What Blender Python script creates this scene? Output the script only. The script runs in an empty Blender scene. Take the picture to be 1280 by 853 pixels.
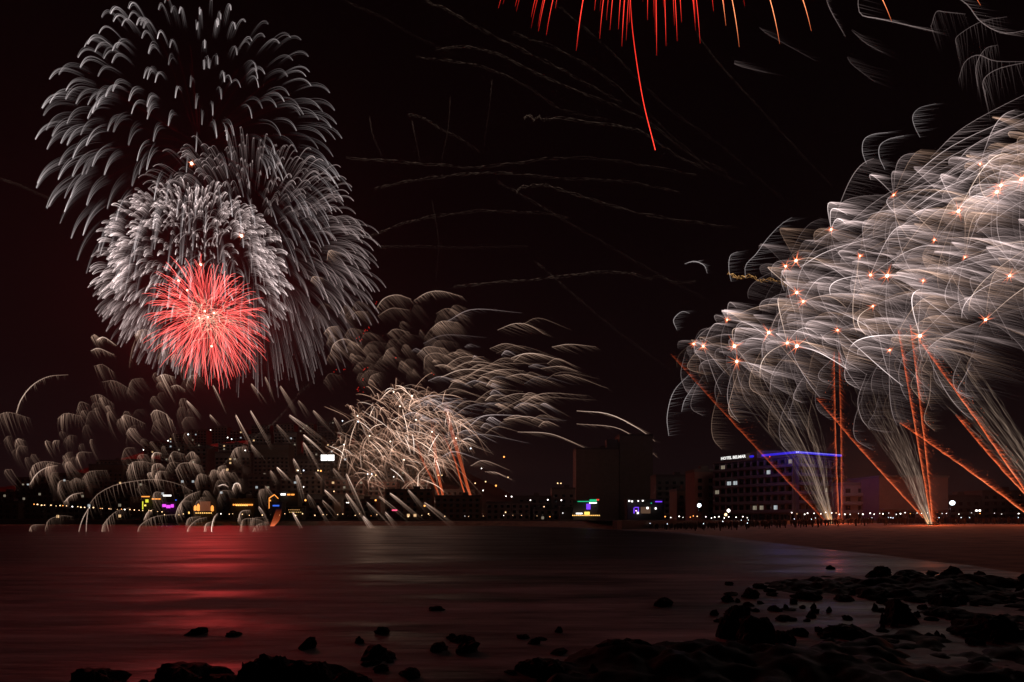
import bpy, bmesh, math, random
import numpy as np

C = bpy.context.scene.collection
SC = bpy.context.scene
F = 711.0            # focal length in photo pixels (1280 wide)
CX, HY = 640.0, 648.0  # principal column, horizon row
EYE = 3.5            # camera height above the water

# ---------------------------------------------------------------- camera
cam_d = bpy.data.cameras.new("camera")
cam_d.sensor_width = 36.0
cam_d.lens = F / 1280.0 * 36.0
cam_d.shift_y = (HY - 426.5) / 1280.0
cam_d.clip_start = 0.1
cam_d.clip_end = 6000.0
cam = bpy.data.objects.new("camera", cam_d)
cam.location = (0, 0, EYE)
cam.rotation_euler = (math.pi / 2, 0, 0)
C.objects.link(cam)
SC.camera = cam

# ---------------------------------------------------------------- night sky
w = bpy.data.worlds.new("World")
SC.world = w
w.use_nodes = True
nt = w.node_tree
nt.nodes.clear()
wo = nt.nodes.new("ShaderNodeOutputWorld")
bg = nt.nodes.new("ShaderNodeBackground")
tc = nt.nodes.new("ShaderNodeTexCoord")
sx = nt.nodes.new("ShaderNodeSeparateXYZ")
rp = nt.nodes.new("ShaderNodeValToRGB")
nt.links.new(tc.outputs["Generated"], sx.inputs[0])
nt.links.new(sx.outputs["Z"], rp.inputs[0])
nt.links.new(rp.outputs[0], bg.inputs[0])
nt.links.new(bg.outputs[0], wo.inputs[0])
e = rp.color_ramp.elements
e[0].position = 0.0
e[0].color = (0.0085, 0.0046, 0.0050, 1)
e[1].position = 0.75
e[1].color = (0.0008, 0.0003, 0.0004, 1)
m_ = rp.color_ramp.elements.new(0.22)
m_.color = (0.0036, 0.0017, 0.0020, 1)
m_ = rp.color_ramp.elements.new(0.45)
m_.color = (0.0015, 0.0006, 0.0008, 1)
bg.inputs[1].default_value = 1.0

SC.view_settings.view_transform = 'Standard'
SC.view_settings.look = 'None'
SC.view_settings.exposure = 0.0
SC.view_settings.gamma = 1.0
SC.view_settings.use_curve_mapping = False
SC.cycles.transparent_max_bounces = 40
SC.cycles.max_bounces = 4
SC.cycles.sample_clamp_indirect = 1.5
SC.cycles.use_denoising = True

# ---------------------------------------------------------------- helpers
def W(px, py, D):
    return np.array([(px - CX) / F * D, D, EYE + (HY - py) / F * D])

def tag(o, label=None, cat=None, group=None, kind=None):
    if label: o['label'] = label
    if cat: o['category'] = cat
    if group: o['group'] = group
    if kind: o['kind'] = kind
    return o

def empty(name, loc, rz=0.0, parent=None):
    o = bpy.data.objects.new(name, None)
    C.objects.link(o)
    o.location = tuple(loc)
    o.rotation_euler = (0, 0, rz)
    o.empty_display_size = 1
    if parent: o.parent = parent
    return o

def link_mesh(name, me, mats, parent=None, loc=None):
    o = bpy.data.objects.new(name, me)
    C.objects.link(o)
    for m in (mats if isinstance(mats, (list, tuple)) else [mats]):
        me.materials.append(m)
    if parent: o.parent = parent
    if loc is not None: o.location = tuple(loc)
    return o

class MB:
    """collects boxes, prisms, tubes and links them as one mesh"""
    def __init__(s):
        s.v, s.f, s.m = [], [], []
    def box(s, x0, x1, y0, y1, z0, z1, m=0):
        b = len(s.v)
        s.v += [(x0,y0,z0),(x1,y0,z0),(x1,y1,z0),(x0,y1,z0),(x0,y0,z1),(x1,y0,z1),(x1,y1,z1),(x0,y1,z1)]
        q = [(0,3,2,1),(4,5,6,7),(0,1,5,4),(1,2,6,5),(2,3,7,6),(3,0,4,7)]
        s.f += [tuple(b+i for i in t) for t in q]; s.m += [m]*6
        return s
    def prism(s, poly, z0, z1, m=0):
        b = len(s.v); n = len(poly)
        s.v += [(p[0],p[1],z0) for p in poly] + [(p[0],p[1],z1) for p in poly]
        s.f.append(tuple(b+i for i in reversed(range(n)))); s.f.append(tuple(b+n+i for i in range(n)))
        for i in range(n):
            j = (i+1) % n
            s.f.append((b+i, b+j, b+n+j, b+n+i))
        s.m += [m]*(n+2)
        return s
    def lathe(s, prof, c=(0,0,0), n=8, m=0, sx=1.0, sy=1.0):
        b = len(s.v)
        for r, z in prof:
            for k in range(n):
                a = 2*math.pi*k/n
                s.v.append((c[0]+r*sx*math.cos(a), c[1]+r*sy*math.sin(a), c[2]+z))
        for i in range(len(prof)-1):
            for k in range(n):
                l = (k+1) % n
                s.f.append((b+i*n+k, b+i*n+l, b+(i+1)*n+l, b+(i+1)*n+k)); s.m.append(m)
        s.f.append(tuple(b+k for k in reversed(range(n)))); s.m.append(m)
        s.f.append(tuple(b+(len(prof)-1)*n+k for k in range(n))); s.m.append(m)
        return s
    def ball(s, c, r, m=0, n=8, k=5):
        pr = [(max(0.02*r, r*math.sin(math.pi*i/k)), -r*math.cos(math.pi*i/k)) for i in range(k+1)]
        return s.lathe(pr, c, n, m)
    def mesh(s, name):
        me = bpy.data.meshes.new(name)
        me.from_pydata(s.v, [], s.f)
        me.update()
        return me
    def build(s, name, mats, parent=None, loc=None):
        me = s.mesh(name)
        o = link_mesh(name, me, mats, parent, loc)
        if any(s.m):
            me.polygons.foreach_set("material_index", s.m)
        return o

# ---------------------------------------------------------------- materials
def pbr(name, col, rough=0.8, metal=0.0, noise=0.0, nscale=1.0, spec=None):
    m = bpy.data.materials.new(name); m.use_nodes = True
    t = m.node_tree; b = t.nodes["Principled BSDF"]
    b.inputs["Base Color"].default_value = (*col, 1)
    b.inputs["Roughness"].default_value = rough
    b.inputs["Metallic"].default_value = metal
    if spec is not None: b.inputs["Specular IOR Level"].default_value = spec
    if noise:
        c = t.nodes.new("ShaderNodeTexCoord"); n = t.nodes.new("ShaderNodeTexNoise"); r = t.nodes.new("ShaderNodeValToRGB")
        n.inputs["Scale"].default_value = nscale; n.inputs["Detail"].default_value = 6
        t.links.new(c.outputs["Object"], n.inputs[0]); t.links.new(n.outputs[0], r.inputs[0]); t.links.new(r.outputs[0], b.inputs["Base Color"])
        r.color_ramp.elements[0].position = 0.3; r.color_ramp.elements[1].position = 0.7
        r.color_ramp.elements[0].color = tuple(x*(1-noise) for x in col)+(1,)
        r.color_ramp.elements[1].color = tuple(min(1, x*(1+noise)) for x in col)+(1,)
    return m

def glow(name, col, strength, sample=False):
    m = bpy.data.materials.new(name); m.use_nodes = True
    t = m.node_tree; b = t.nodes["Principled BSDF"]
    b.inputs["Base Color"].default_value = (0.1, 0.1, 0.1, 1)
    b.inputs["Emission Color"].default_value = (*col, 1)
    b.inputs["Emission Strength"].default_value = strength
    m.cycles.emission_sampling = 'AUTO' if sample else 'NONE'
    return m

def ember(name, cool, hot, k):
    """burning sparks seen over a long exposure: they add light and hide nothing"""
    m = bpy.data.materials.new(name); m.use_nodes = True
    t = m.node_tree; t.nodes.clear()
    o = t.nodes.new("ShaderNodeOutputMaterial"); ad = t.nodes.new("ShaderNodeAddShader")
    em = t.nodes.new("ShaderNodeEmission"); tr = t.nodes.new("ShaderNodeBsdfTransparent")
    at = t.nodes.new("ShaderNodeAttribute"); at.attribute_name = "spark_glow"
    r = t.nodes.new("ShaderNodeValToRGB")
    r.color_ramp.elements[0].color = (*cool, 1); r.color_ramp.elements[1].color = (*hot, 1)
    mu = t.nodes.new("ShaderNodeMath"); mu.operation = 'MULTIPLY'; mu.inputs[1].default_value = k
    t.links.new(at.outputs["Fac"], r.inputs[0]); t.links.new(at.outputs["Fac"], mu.inputs[0])
    t.links.new(r.outputs[0], em.inputs[0]); t.links.new(mu.outputs[0], em.inputs[1])
    t.links.new(em.outputs[0], ad.inputs[0]); t.links.new(tr.outputs[0], ad.inputs[1])
    t.links.new(ad.outputs[0], o.inputs[0])
    m.cycles.emission_sampling = 'NONE'
    return m

E_SILVER = ember("silver_embers", (0.64, 0.48, 0.46), (1.0, 0.87, 0.85), 1.0)
E_STEEL = ember("steel_embers", (0.62, 0.53, 0.53), (0.96, 0.91, 0.92), 1.0)
E_BEIGE = ember("beige_embers", (0.66, 0.40, 0.28), (1.0, 0.84, 0.74), 1.0)
E_COPPER = ember("copper_embers", (0.75, 0.38, 0.24), (1.0, 0.74, 0.58), 1.0)
E_RED = ember("red_embers", (1.0, 0.030, 0.034), (1.0, 0.20, 0.17), 1.0)
E_SCARLET = ember("scarlet_embers", (1.0, 0.015, 0.010), (1.0, 0.05, 0.03), 1.0)
E_ORANGE = ember("orange_embers", (1.0, 0.13, 0.035), (1.0, 0.36, 0.15), 1.0)
E_SMOKE = ember("faint_embers", (0.66, 0.46, 0.34), (1.0, 0.80, 0.62), 1.0)
E_GOLD = ember("gold_embers", (0.9, 0.42, 0.12), (1.0, 0.66, 0.28), 1.0)
G_WHITE = glow("white_hot", (1.0, 0.82, 0.62), 3.0)
G_AMBER = glow("amber_hot", (1.0, 0.45, 0.14), 2.2)

# ---------------------------------------------------------------- strands of sparks
class Strands:
    """thin glowing tubes; everything in metres relative to the object"""
    def __init__(s):
        s.P, s.R, s.H = [], [], []
    def add(s, P, R, H):
        P = np.asarray(P, float)
        if P.ndim == 2: P = P[None]
        f, n, _ = P.shape
        s.P.append(P)
        s.R.append(np.broadcast_to(np.asarray(R, float), (f, n)).copy())
        s.H.append(np.broadcast_to(np.asarray(H, float), (f, n)).copy())
        return s
    def size(s):
        return sum(float(np.abs(p).max()) * h.max() for p, h in zip(s.P, s.H)) if s.P else 0
    def build(s, name, mat, parent=None, loc=None, extra=None):
        V, Fc, A = [], [], []
        base = 0
        for P, R, H in zip(s.P, s.R, s.H):
            f, n, _ = P.shape
            T = np.gradient(P, axis=1)
            T /= np.linalg.norm(T, axis=2, keepdims=True) + 1e-9
            up = np.array([0.13, 1.0, 0.07])
            N = np.cross(T, up); N /= np.linalg.norm(N, axis=2, keepdims=True) + 1e-9
            B = np.cross(T, N)
            ring = []
            for k in range(3):
                a = 2*math.pi*k/3 + 0.3
                ring.append(P + (N*math.cos(a) + B*math.sin(a)) * R[..., None])
            ring = np.stack(ring, axis=2)            # f n 3 3
            V.append(ring.reshape(-1, 3))
            A.append(np.repeat(H[..., None], 3, axis=2).reshape(-1))
            i = np.arange(f)[:, None, None]*n*3 + np.arange(n-1)[None, :, None]*3
            k = np.arange(3)[None, None, :]
            l = (k+1) % 3
            q = np.stack([i+k, i+l, i+3+l, i+3+k], axis=-1).reshape(-1, 4) + base
            Fc.append(q)
            base += f*n*3
        V = np.concatenate(V); Fc = np.concatenate(Fc); A = np.concatenate(A)
        me = bpy.data.meshes.new(name)
        me.vertices.add(len(V)); me.vertices.foreach_set("co", V.astype(np.float32).ravel())
        me.loops.add(len(Fc)*4); me.loops.foreach_set("vertex_index", Fc.astype(np.int32).ravel())
        me.polygons.add(len(Fc))
        me.polygons.foreach_set("loop_start", np.arange(0, len(Fc)*4, 4, dtype=np.int32))
        at = me.attributes.new("spark_glow", 'FLOAT', 'POINT'); at.data.foreach_set("value", A.astype(np.float32))
        me.update(calc_edges=True)
        return link_mesh(name, me, mat, parent, loc)

def traj(v, t, g, k=2.2, gp=2.0):
    """flight of a star thrown with reach v (px units), drag k, fall g"""
    v = np.asarray(v, float)
    a = (1-np.exp(-k*t))/(1-math.exp(-k))
    P = a[:, None]*v[None, :]
    P[:, 2] -= g*t**gp
    return P

def smooth(pts, n):
    """Catmull-Rom through points"""
    p = np.asarray(pts, float)
    if len(p) == 2:
        return p[0] + (p[1]-p[0])*np.linspace(0, 1, n)[:, None]
    q = np.vstack([2*p[0]-p[1], p, 2*p[-1]-p[-2]])
    out = []
    for u in np.linspace(0, len(p)-1, n):
        i = min(int(u), len(p)-2); f = u-i
        a, b, c, d = q[i], q[i+1], q[i+2], q[i+3]
        out.append(0.5*((2*b)+(-a+c)*f+(2*a-5*b+4*c-d)*f*f+(-a+3*b-3*c+d)*f**3))
    return np.array(out)

def bundle(S, rs, v, g, t0, K, drift, s, b, k=2.2, n=9, wpx=0.36, spread=1.5, pw=1.6, gp=2.0):
    """a star's flight, embers shed early have drifted farthest"""
    ts = np.linspace(t0, 1, n)
    base = traj(v, ts, g, k, gp)
    u = (ts-t0)/(1-t0)
    f = np.linspace(0, 1, K)[:, None, None]
    off = f*np.asarray(drift)[None, None, :]*((1-u)**0.8+0.10)[None, :, None]
    jit = rs.normal(0, spread, (K, 1, 3))*(0.25+0.75*(1-u))[None, :, None]
    P = base[None]+off+jit
    end = 1-rs.uniform(0, 0.25, (K, 1))*f[:, :, 0]
    prof = np.clip(u[None, :]/end, 0, 1)**pw*(u[None, :] <= end+0.13)
    H = b*prof*(1-0.65*f[:, :, 0])*rs.uniform(0.45, 1.0, (K, 1))
    S.add(P*s, wpx*s, H)

def curtain(S, rs, H, Bd, L, s, b, m=26, n=6, wpx=0.36, edge=1.0, pw=1.5, curl=(0, 0, 0), hb=None, taper=True):
    """bright leading edge H (px units), fine embers blown off it along Bd"""
    H = np.asarray(H, float)
    Hm = smooth(H, m)
    u = np.linspace(0, 1, m)
    prof = np.sin(np.pi*np.clip(0.12+0.8*u, 0, 1))**0.8 if hb is None else np.interp(u, np.linspace(0, 1, len(hb)), hb)
    if edge > 0:
        He = smooth(H, 14); ue = np.linspace(0, 1, 14)
        pe = np.interp(ue, u, prof)
        S.add(He*s, wpx*1.15*s, b*edge*pe)
    t = np.linspace(0, 1, n)
    Ls = L*rs.uniform(0.3, 1.2, m)*(0.45+0.55*prof if taper else 1)
    d = np.asarray(Bd, float); d = d/np.linalg.norm(d)
    dd = d[None]+rs.normal(0, 0.05, (m, 3))
    P = Hm[:, None, :]+dd[:, None, :]*(Ls[:, None]*t[None])[..., None]+np.asarray(curl)[None, None]*(Ls[:, None]*t[None]**2)[..., None]
    P += rs.normal(0, 0.5, (m, 1, 3))
    kn = max(4, m//5)
    silk = np.interp(np.linspace(0, 1, m), np.linspace(0, 1, kn), rs.uniform(0.12, 1.0, kn))*rs.uniform(0.6, 1.0, m)
    Hh = b*0.72*prof[:, None]*silk[:, None]*(1-t[None])**pw
    S.add(P*s, wpx*s, Hh)

def dirs(n, rs, jitter=0.08):
    i = np.arange(n)+0.5
    ph = np.arccos(1-2*i/n); th = math.pi*(1+5**0.5)*i
    d = np.stack([np.cos(th)*np.sin(ph), np.sin(th)*np.sin(ph), np.cos(ph)], 1)
    d += rs.normal(0, jitter, d.shape)
    return d/np.linalg.norm(d, axis=1, keepdims=True)

def fire_lamp(root, col, power, radius=0.0, loc=(0, 0, 0)):
    l = bpy.data.lights.new("burst_light", 'POINT')
    l.color = col; l.energy = power; l.shadow_soft_size = radius
    o = bpy.data.objects.new("burst_light", l); C.objects.link(o); o.parent = root; o.location = loc
    return o

def finish(root, trails, mat, s, name="star_trail", cap=100):
    """up to cap trails as parts, the rest as one part"""
    trails = sorted(trails, key=lambda T: -T.size())
    for T in trails[:cap]:
        T.build(name, mat, root)
    if len(trails) > cap:
        R = Strands()
        for T in trails[cap:]:
            R.P += T.P; R.R += T.R; R.H += T.H
        o = R.build(name, mat, root); o['kind'] = 'stuff'

def core(root, r, mat, loc=(0, 0, 0), name="glowing_core"):
    b = MB(); b.ball((0, 0, 0), r, 0, 8, 6)
    return b.build(name, mat, root, loc)

BURSTS = 'firework bursts over the bay'

# ================================================================ SETTING
def water_material():
    m = bpy.data.materials.new("sea_water"); m.use_nodes = True
    t = m.node_tree; b = t.nodes["Principled BSDF"]
    c = t.nodes.new("ShaderNodeTexCoord")
    mp = t.nodes.new("ShaderNodeMapping"); mp.inputs["Scale"].default_value = (0.06, 0.17, 0.1)
    n = t.nodes.new("ShaderNodeTexNoise"); n.inputs["Scale"].default_value = 1.0; n.inputs["Detail"].default_value = 7; n.inputs["Roughness"].default_value = 0.62
    t.links.new(c.outputs["Object"], mp.inputs[0]); t.links.new(mp.outputs[0], n.inputs[0])
    # surf: drawn-out milky foam, thick near the rocks, thin farther out
    sp = t.nodes.new("ShaderNodeSeparateXYZ"); t.links.new(c.outputs["Object"], sp.inputs[0])
    near = t.nodes.new("ShaderNodeMapRange"); near.inputs[1].default_value = 24; near.inputs[2].default_value = 52
    near.inputs[3].default_value = 0.95; near.inputs[4].default_value = 0.0; t.links.new(sp.outputs["Y"], near.inputs[0])
    r = t.nodes.new("ShaderNodeMapRange"); r.inputs[1].default_value = 0.40; r.inputs[2].default_value = 0.60; r.inputs[3].default_value = 0.06; r.inputs[4].default_value = 1.0
    t.links.new(n.outputs[0], r.inputs[0])
    at = t.nodes.new("ShaderNodeAttribute"); at.attribute_name = "surf_foam"
    mxm = t.nodes.new("ShaderNodeMath"); mxm.operation = 'MAXIMUM'; t.links.new(near.outputs[0], mxm.inputs[0]); t.links.new(at.outputs["Fac"], mxm.inputs[1])
    mu = t.nodes.new("ShaderNodeMath"); mu.operation = 'MULTIPLY'; t.links.new(mxm.outputs[0], mu.inputs[0]); t.links.new(r.outputs[0], mu.inputs[1])
    mx = t.nodes.new("ShaderNodeMix"); mx.data_type = 'RGBA'
    mx.inputs[6].default_value = (0.010, 0.013, 0.018, 1); mx.inputs[7].default_value = (0.78, 0.78, 0.80, 1)
    t.links.new(mu.outputs[0], mx.inputs[0]); t.links.new(mx.outputs[2], b.inputs["Base Color"])
    rr = t.nodes.new("ShaderNodeMapRange"); rr.inputs[1].default_value = 0.3; rr.inputs[2].default_value = 0.7; rr.inputs[3].default_value = 0.34; rr.inputs[4].default_value = 0.60
    t.links.new(n.outputs[0], rr.inputs[0]); rx = t.nodes.new("ShaderNodeMix"); t.links.new(mu.outputs[0], rx.inputs[0]); t.links.new(rr.outputs[0], rx.inputs[2]); rx.inputs[3].default_value = 0.9
    t.links.new(rx.outputs[0], b.inputs["Roughness"])
    b.inputs["IOR"].default_value = 1.33
    n2 = t.nodes.new("ShaderNodeTexNoise"); n2.inputs["Scale"].default_value = 1.0; n2.inputs["Detail"].default_value = 5
    mp2 = t.nodes.new("ShaderNodeMapping"); mp2.inputs["Scale"].default_value = (0.10, 0.5, 0.2)
    t.links.new(c.outputs["Object"], mp2.inputs[0]); t.links.new(mp2.outputs[0], n2.inputs[0])
    bu = t.nodes.new("ShaderNodeBump"); bu.inputs["Strength"].default_value = 0.5; bu.inputs["Distance"].default_value = 0.6
    t.links.new(n2.outputs[0], bu.inputs["Height"]); t.links.new(bu.outputs[0], b.inputs["Normal"])
    return m
M_WATER = water_material()
M_SAND = pbr("dark_beach_sand", (0.25, 0.16, 0.11), 0.95, noise=0.4, nscale=0.35)
M_ROCK = pbr("wet_basalt", (0.022, 0.019, 0.019), 0.68, noise=0.6, nscale=3.0, spec=0.2)
_t = M_ROCK.node_tree; _n = _t.nodes.new("ShaderNodeTexNoise"); _n.inputs["Scale"].default_value = 9; _n.inputs["Detail"].default_value = 8; _b = _t.nodes.new("ShaderNodeBump"); _b.inputs["Distance"].default_value = .06
_t.links.new(_n.outputs[0], _b.inputs["Height"]); _t.links.new(_b.outputs[0], _t.nodes["Principled BSDF"].inputs["Normal"])
M_HILL = pbr("hillside_ground", (0.07, 0.055, 0.045), 0.95, noise=0.3, nscale=0.05)
M_PAVE = pbr("promenade_paving", (0.16, 0.14, 0.12), 0.9, noise=0.15, nscale=0.5)
M_ROAD = pbr("asphalt", (0.05, 0.05, 0.05), 0.9, noise=0.15, nscale=0.6)

def grid_mesh(name, xs, ys, zf, mat):
    X, Y = np.meshgrid(xs, ys); Z = zf(X, Y)
    V = np.stack([X, Y, Z], -1).reshape(-1, 3)
    nx, ny = len(xs), len(ys)
    i = (np.arange(ny-1)[:, None]*nx+np.arange(nx-1)[None]).reshape(-1, 1)
    q = i+np.array([0, 1, nx+1, nx])
    me = bpy.data.meshes.new(name)
    me.from_pydata(V.tolist(), [], q.tolist()); me.update()
    me.polygons.foreach_set("use_smooth", [True]*len(me.polygons))
    o = link_mesh(name, me, mat); o['kind'] = 'structure'
    return o

def vnoise(X, Y, seed, sc):
    """smooth value noise"""
    r = np.random.RandomState(seed); T = r.rand(64, 64)
    x, y = X/sc, Y/sc
    xi, yi = np.floor(x).astype(int), np.floor(y).astype(int)
    fx, fy = x-xi, y-yi
    fx, fy = fx*fx*(3-2*fx), fy*fy*(3-2*fy)
    a = T[xi % 64, yi % 64]; b = T[(xi+1) % 64, yi % 64]; c = T[xi % 64, (yi+1) % 64]; d = T[(xi+1) % 64, (yi+1) % 64]
    return (a*(1-fx)+b*fx)*(1-fy)+(c*(1-fx)+d*fx)*fy
def fbm(X, Y, seed, sc, o=4):
    s = 0; a = 1; t = 0
    for k in range(o):
        s = s+a*vnoise(X, Y, seed+k, sc/2**k); t += a; a *= .5
    return s/t

# seabed and land under everything: one sheet to the horizon
b = MB(); b.box(-2600, 2600, -400, 4200, -6.2, -6.0); o = b.build("ground", M_HILL); o['kind'] = 'structure'
def shore_x(Y):
    """where the wet sand starts, as x for a given depth"""
    return np.interp(Y, [20, 34, 42, 55, 75, 110, 150, 220, 262, 300, 420], [26, 31, 33.5, 34.5, 35, 40, 40, 22, -10, -330, -900])
def beach_z(X, Y):
    d = X-shore_x(Y)+2.0*(fbm(X, Y, 5, 14)-.5)
    d2 = (Y-272)*1.0
    z = np.maximum(np.clip(d, -30, 200)*0.034, np.clip(d2, -60, 60)*0.04)
    return np.minimum(z, 2.0+0.10*fbm(X, Y, 8, 6))-0.03+0.10*(fbm(X, Y, 12, 3, 3)-.5)*np.clip(z*2, 0, 1)
ys = np.concatenate([np.linspace(18, 160, 200), np.linspace(166, 330, 34)])
o = grid_mesh("beach_sand", np.concatenate([np.linspace(-420, 0, 30), np.linspace(6, 90, 150), np.linspace(100, 420, 30)]), ys, beach_z, M_SAND)

# the bay: fine cells near the shore, where drawn-out surf lies over the shallows
def reef_z(X, Y):
    r = fbm(X, Y, 21, 7, 5)+0.35*fbm(X, Y, 31, 1.7, 4)
    px = X/np.maximum(Y, 1)*F+640; py = HY+EYE*F/np.maximum(Y, 1)
    lim = np.interp(px, [-400, 120, 350, 520, 620, 700, 760, 900, 1000, 1080, 1180, 1300, 1700], [885, 872, 858, 862, 838, 812, 798, 794, 806, 784, 762, 752, 748])
    up = np.clip((py-lim)/30.0, -1.2, 0.9)
    bed = np.clip(1.0-(((X-21-0.32*(Y-27))/8.5)**2+((Y-29)/6.0)**2), -1.5, .7)*0.8
    m = np.maximum(up, bed)
    return -0.34+0.50*m+(1.25*(r-0.70)+.30*(fbm(X, Y, 77, .6, 3)-.5)+.22*(np.abs(fbm(X, Y, 87, .9, 3)-.5)*2-.3))*np.clip(m+1.1, 0, 1.3)
wx = np.concatenate([[-2600, -900, -300, -120, -60], np.linspace(-40, 80, 240), [110, 160, 300, 900, 2600.]])
wy = np.concatenate([[-400, -50, 0], np.linspace(6, 80, 180), np.linspace(82, 330, 90), [500, 900, 4200.]])
def surf(X, Y):
    d1 = np.abs(X-shore_x(Y)+1.0+2.5*(fbm(X, Y, 41, 9)-.5)); a1 = np.exp(-(d1/2.6)**2)*.55*(Y < 230)
    dz = -reef_z(X, Y); near = (X > -20)&(X < 46)&(Y < 44)
    a2 = np.where(near, np.exp(-np.clip(dz-.05, 0, 9)/.35)*.8, 0)
    a3 = .75*np.clip(1-np.abs(X-16-4*np.sin(Y*.15))/16, 0, 1)*np.clip((62-Y)/20, 0, 1)
    return np.clip(np.maximum(np.maximum(a1, a2), a3)*(.35+1.1*fbm(X, Y*2.2, 45, 5, 5)), 0, 1)
o = grid_mesh("sea_water", wx, wy, lambda X, Y: X*0, M_WATER)
Xg, Yg = np.meshgrid(wx, wy)
at_ = o.data.attributes.new("surf_foam", 'FLOAT', 'POINT'); at_.data.foreach_set("value", surf(Xg, Yg).ravel().astype(np.float32))

# promenade behind the sand, with a kerb wall, and the seafront road
b = MB(); b.box(-600, 700, 285, 296, -2, 2.75); b.build("promenade", M_PAVE)['kind'] = 'structure'
b = MB(); b.box(-600, 700, 296, 306, -2, 2.6); b.build("seafront_road", M_ROAD)['kind'] = 'structure'
b = MB(); b.box(34, 700, 176, 184, -2, 2.75); b.build("beach_promenade", M_PAVE)['kind'] = 'structure'
b = MB(); b.box(34, 700, 184, 192, -2, 2.6); b.build("back_road", M_ROAD)['kind'] = 'structure'

def hill_z(X, Y):
    """the town climbs behind the left shore"""
    r = X/np.maximum(Y, 1.0)
    m = np.clip((0.16-r)/0.45, 0, 1); m = m*m*(3-2*m)
    e = np.clip((r+0.95)/0.5, 0, 1); e = 0.35+0.65*e*e*(3-2*e)
    return 2.4+m*e*np.clip(Y-312, 0, 420)*0.27*(0.85+0.3*fbm(X, Y, 3, 120))
grid_mesh("hillside", np.linspace(-1400, 1500, 100), np.concatenate([np.linspace(306, 760, 60), np.linspace(800, 1600, 10)]), hill_z, M_HILL)
o = grid_mesh("back_land", np.array([34., 1500]), np.array([192., 306.]), lambda X, Y: X*0+2.55, M_ROAD)

# ================================================================ THE TOWN
M_WALL = [pbr("wall_cream", (0.28, 0.22, 0.19), .9, noise=.1, nscale=.4), pbr("wall_ochre", (0.25, 0.17, 0.12), .9, noise=.1, nscale=.4),
          pbr("wall_grey", (0.18, 0.16, 0.155), .9, noise=.1, nscale=.4), pbr("wall_rose", (0.26, 0.14, 0.12), .9, noise=.1, nscale=.4)]
M_SLAB = pbr("balcony_slab", (0.26, 0.23, 0.21), .85)
M_GLASS = pbr("window_glass_dark", (0.012, 0.013, 0.016), .18)
M_ROOF = pbr("flat_roof", (0.16, 0.13, 0.12), .95)
M_METAL = pbr("painted_metal", (0.06, 0.06, 0.065), .5)
L_WARM = glow("lit_window_warm", (1.0, 0.62, 0.30), 0.9)
L_COOL = glow("lit_window_cool", (0.80, 0.88, 0.92), 0.5)
L_DIM = glow("lit_window_dim", (1.0, 0.85, 0.62), 0.22)
LAMPS = {'white': glow("lamp_white", (1.0, 0.93, 0.84), 4.0), 'warm': glow("lamp_warm", (1.0, 0.62, 0.30), 3.0), 'orange': glow("lamp_orange", (1.0, 0.36, 0.08), 3.0),
         'red': glow("lamp_red", (1.0, 0.06, 0.04), 2.0), 'cool': glow("lamp_cool", (0.80, 0.90, 1.0), 4.0)}
WIN = {}
def win_mesh(w_, h_):
    k = (round(w_, 1), round(h_, 1))
    if k not in WIN:
        b = MB(); W2 = w_/2
        b.box(-W2, W2, -.03, .04, 0, h_, 1)
        b.box(-W2-.1, W2+.1, -.12, .05, -.1, 0, 0); b.box(-W2-.1, W2+.1, -.12, .05, h_, h_+.1, 0)
        b.box(-W2-.1, -W2, -.12, .05, 0, h_, 0); b.box(W2, W2+.1, -.12, .05, 0, h_, 0); b.box(-.04, .04, -.09, .05, 0, h_, 0)
        WIN[k] = {}
        WIN[k]['b'] = b
    return k
def add_window(parent, x, y, z, w_, h_, lit=None):
    k = win_mesh(w_, h_)
    key = lit.name if lit else 'dark'
    if key not in WIN[k]:
        b = WIN[k]['b']; me = b.mesh("window"); me.materials.append(M_METAL); me.materials.append(lit or M_GLASS)
        me.polygons.foreach_set("material_index", b.m); WIN[k][key] = me
    o = bpy.data.objects.new("lit_window" if lit else "window", WIN[k][key])
    C.objects.link(o); o.parent = parent; o.location = (x, y, z)
    return o

BL = []   # x0,x1,D,z0,z1,root
def building(x0, x1, D, depth, z0, z1, wall, label, rs, cat="building", group=None, name="apartment_building", fl=3.0, bay=3.4, slabs=True, plit=0.03, maxwin=90, win=True):
    cx = (x0+x1)/2
    root = empty(name, (cx, D, z0)); tag(root, label, cat, group)
    w_ = (x1-x0)/2; h = z1-z0
    b = MB(); b.box(-w_, w_, 0, depth, -6, h); b.build("wall", wall, root)
    b = MB(); b.box(-w_-.15, w_+.15, -.15, depth+.15, h+.003, h+.35)
    for sx_ in (-1, 1): b.box(sx_*w_-.12, sx_*w_+.12, -.1, depth+.1, h+.353, h+1.1)
    b.box(-w_+.13, w_-.13, -.12, .12, h+.353, h+1.1)
    b.box(-1.6+w_*.3, 1.6+w_*.3, depth*.4, depth*.4+3, h+.353, h+2.9)
    b.build("roof", M_ROOF, root)
    nf = max(1, int(h/fl)); nb = max(1, int((x1-x0)/bay))
    if slabs:
        for f in range(1, nf):
            b = MB(); b.box(-w_+.4, w_-.4, -1.2, -.003, f*fl-.12, f*fl+.08)
            b.box(-w_+.4, w_-.4, -1.2, -1.12, f*fl+.083, f*fl+.95)
            b.build("balcony", M_SLAB if f % 2 else wall, root)
    n = 0
    if win:
        for f in range(nf):
            for k in range(nb):
                if n >= maxwin: break
                x = -w_+(k+.5)*(x1-x0)/nb
                lit = None
                if rs.rand() < plit: lit = [L_WARM, L_DIM, L_COOL, L_DIM][rs.randint(4)]
                add_window(root, x, -.04, f*fl+.95 if fl > 2 else f*fl+.4, 1.5, 1.5, lit); n += 1
    BL.append((x0, x1, D, z0, z1, root))
    return root
rs = np.random.RandomState(51)
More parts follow.
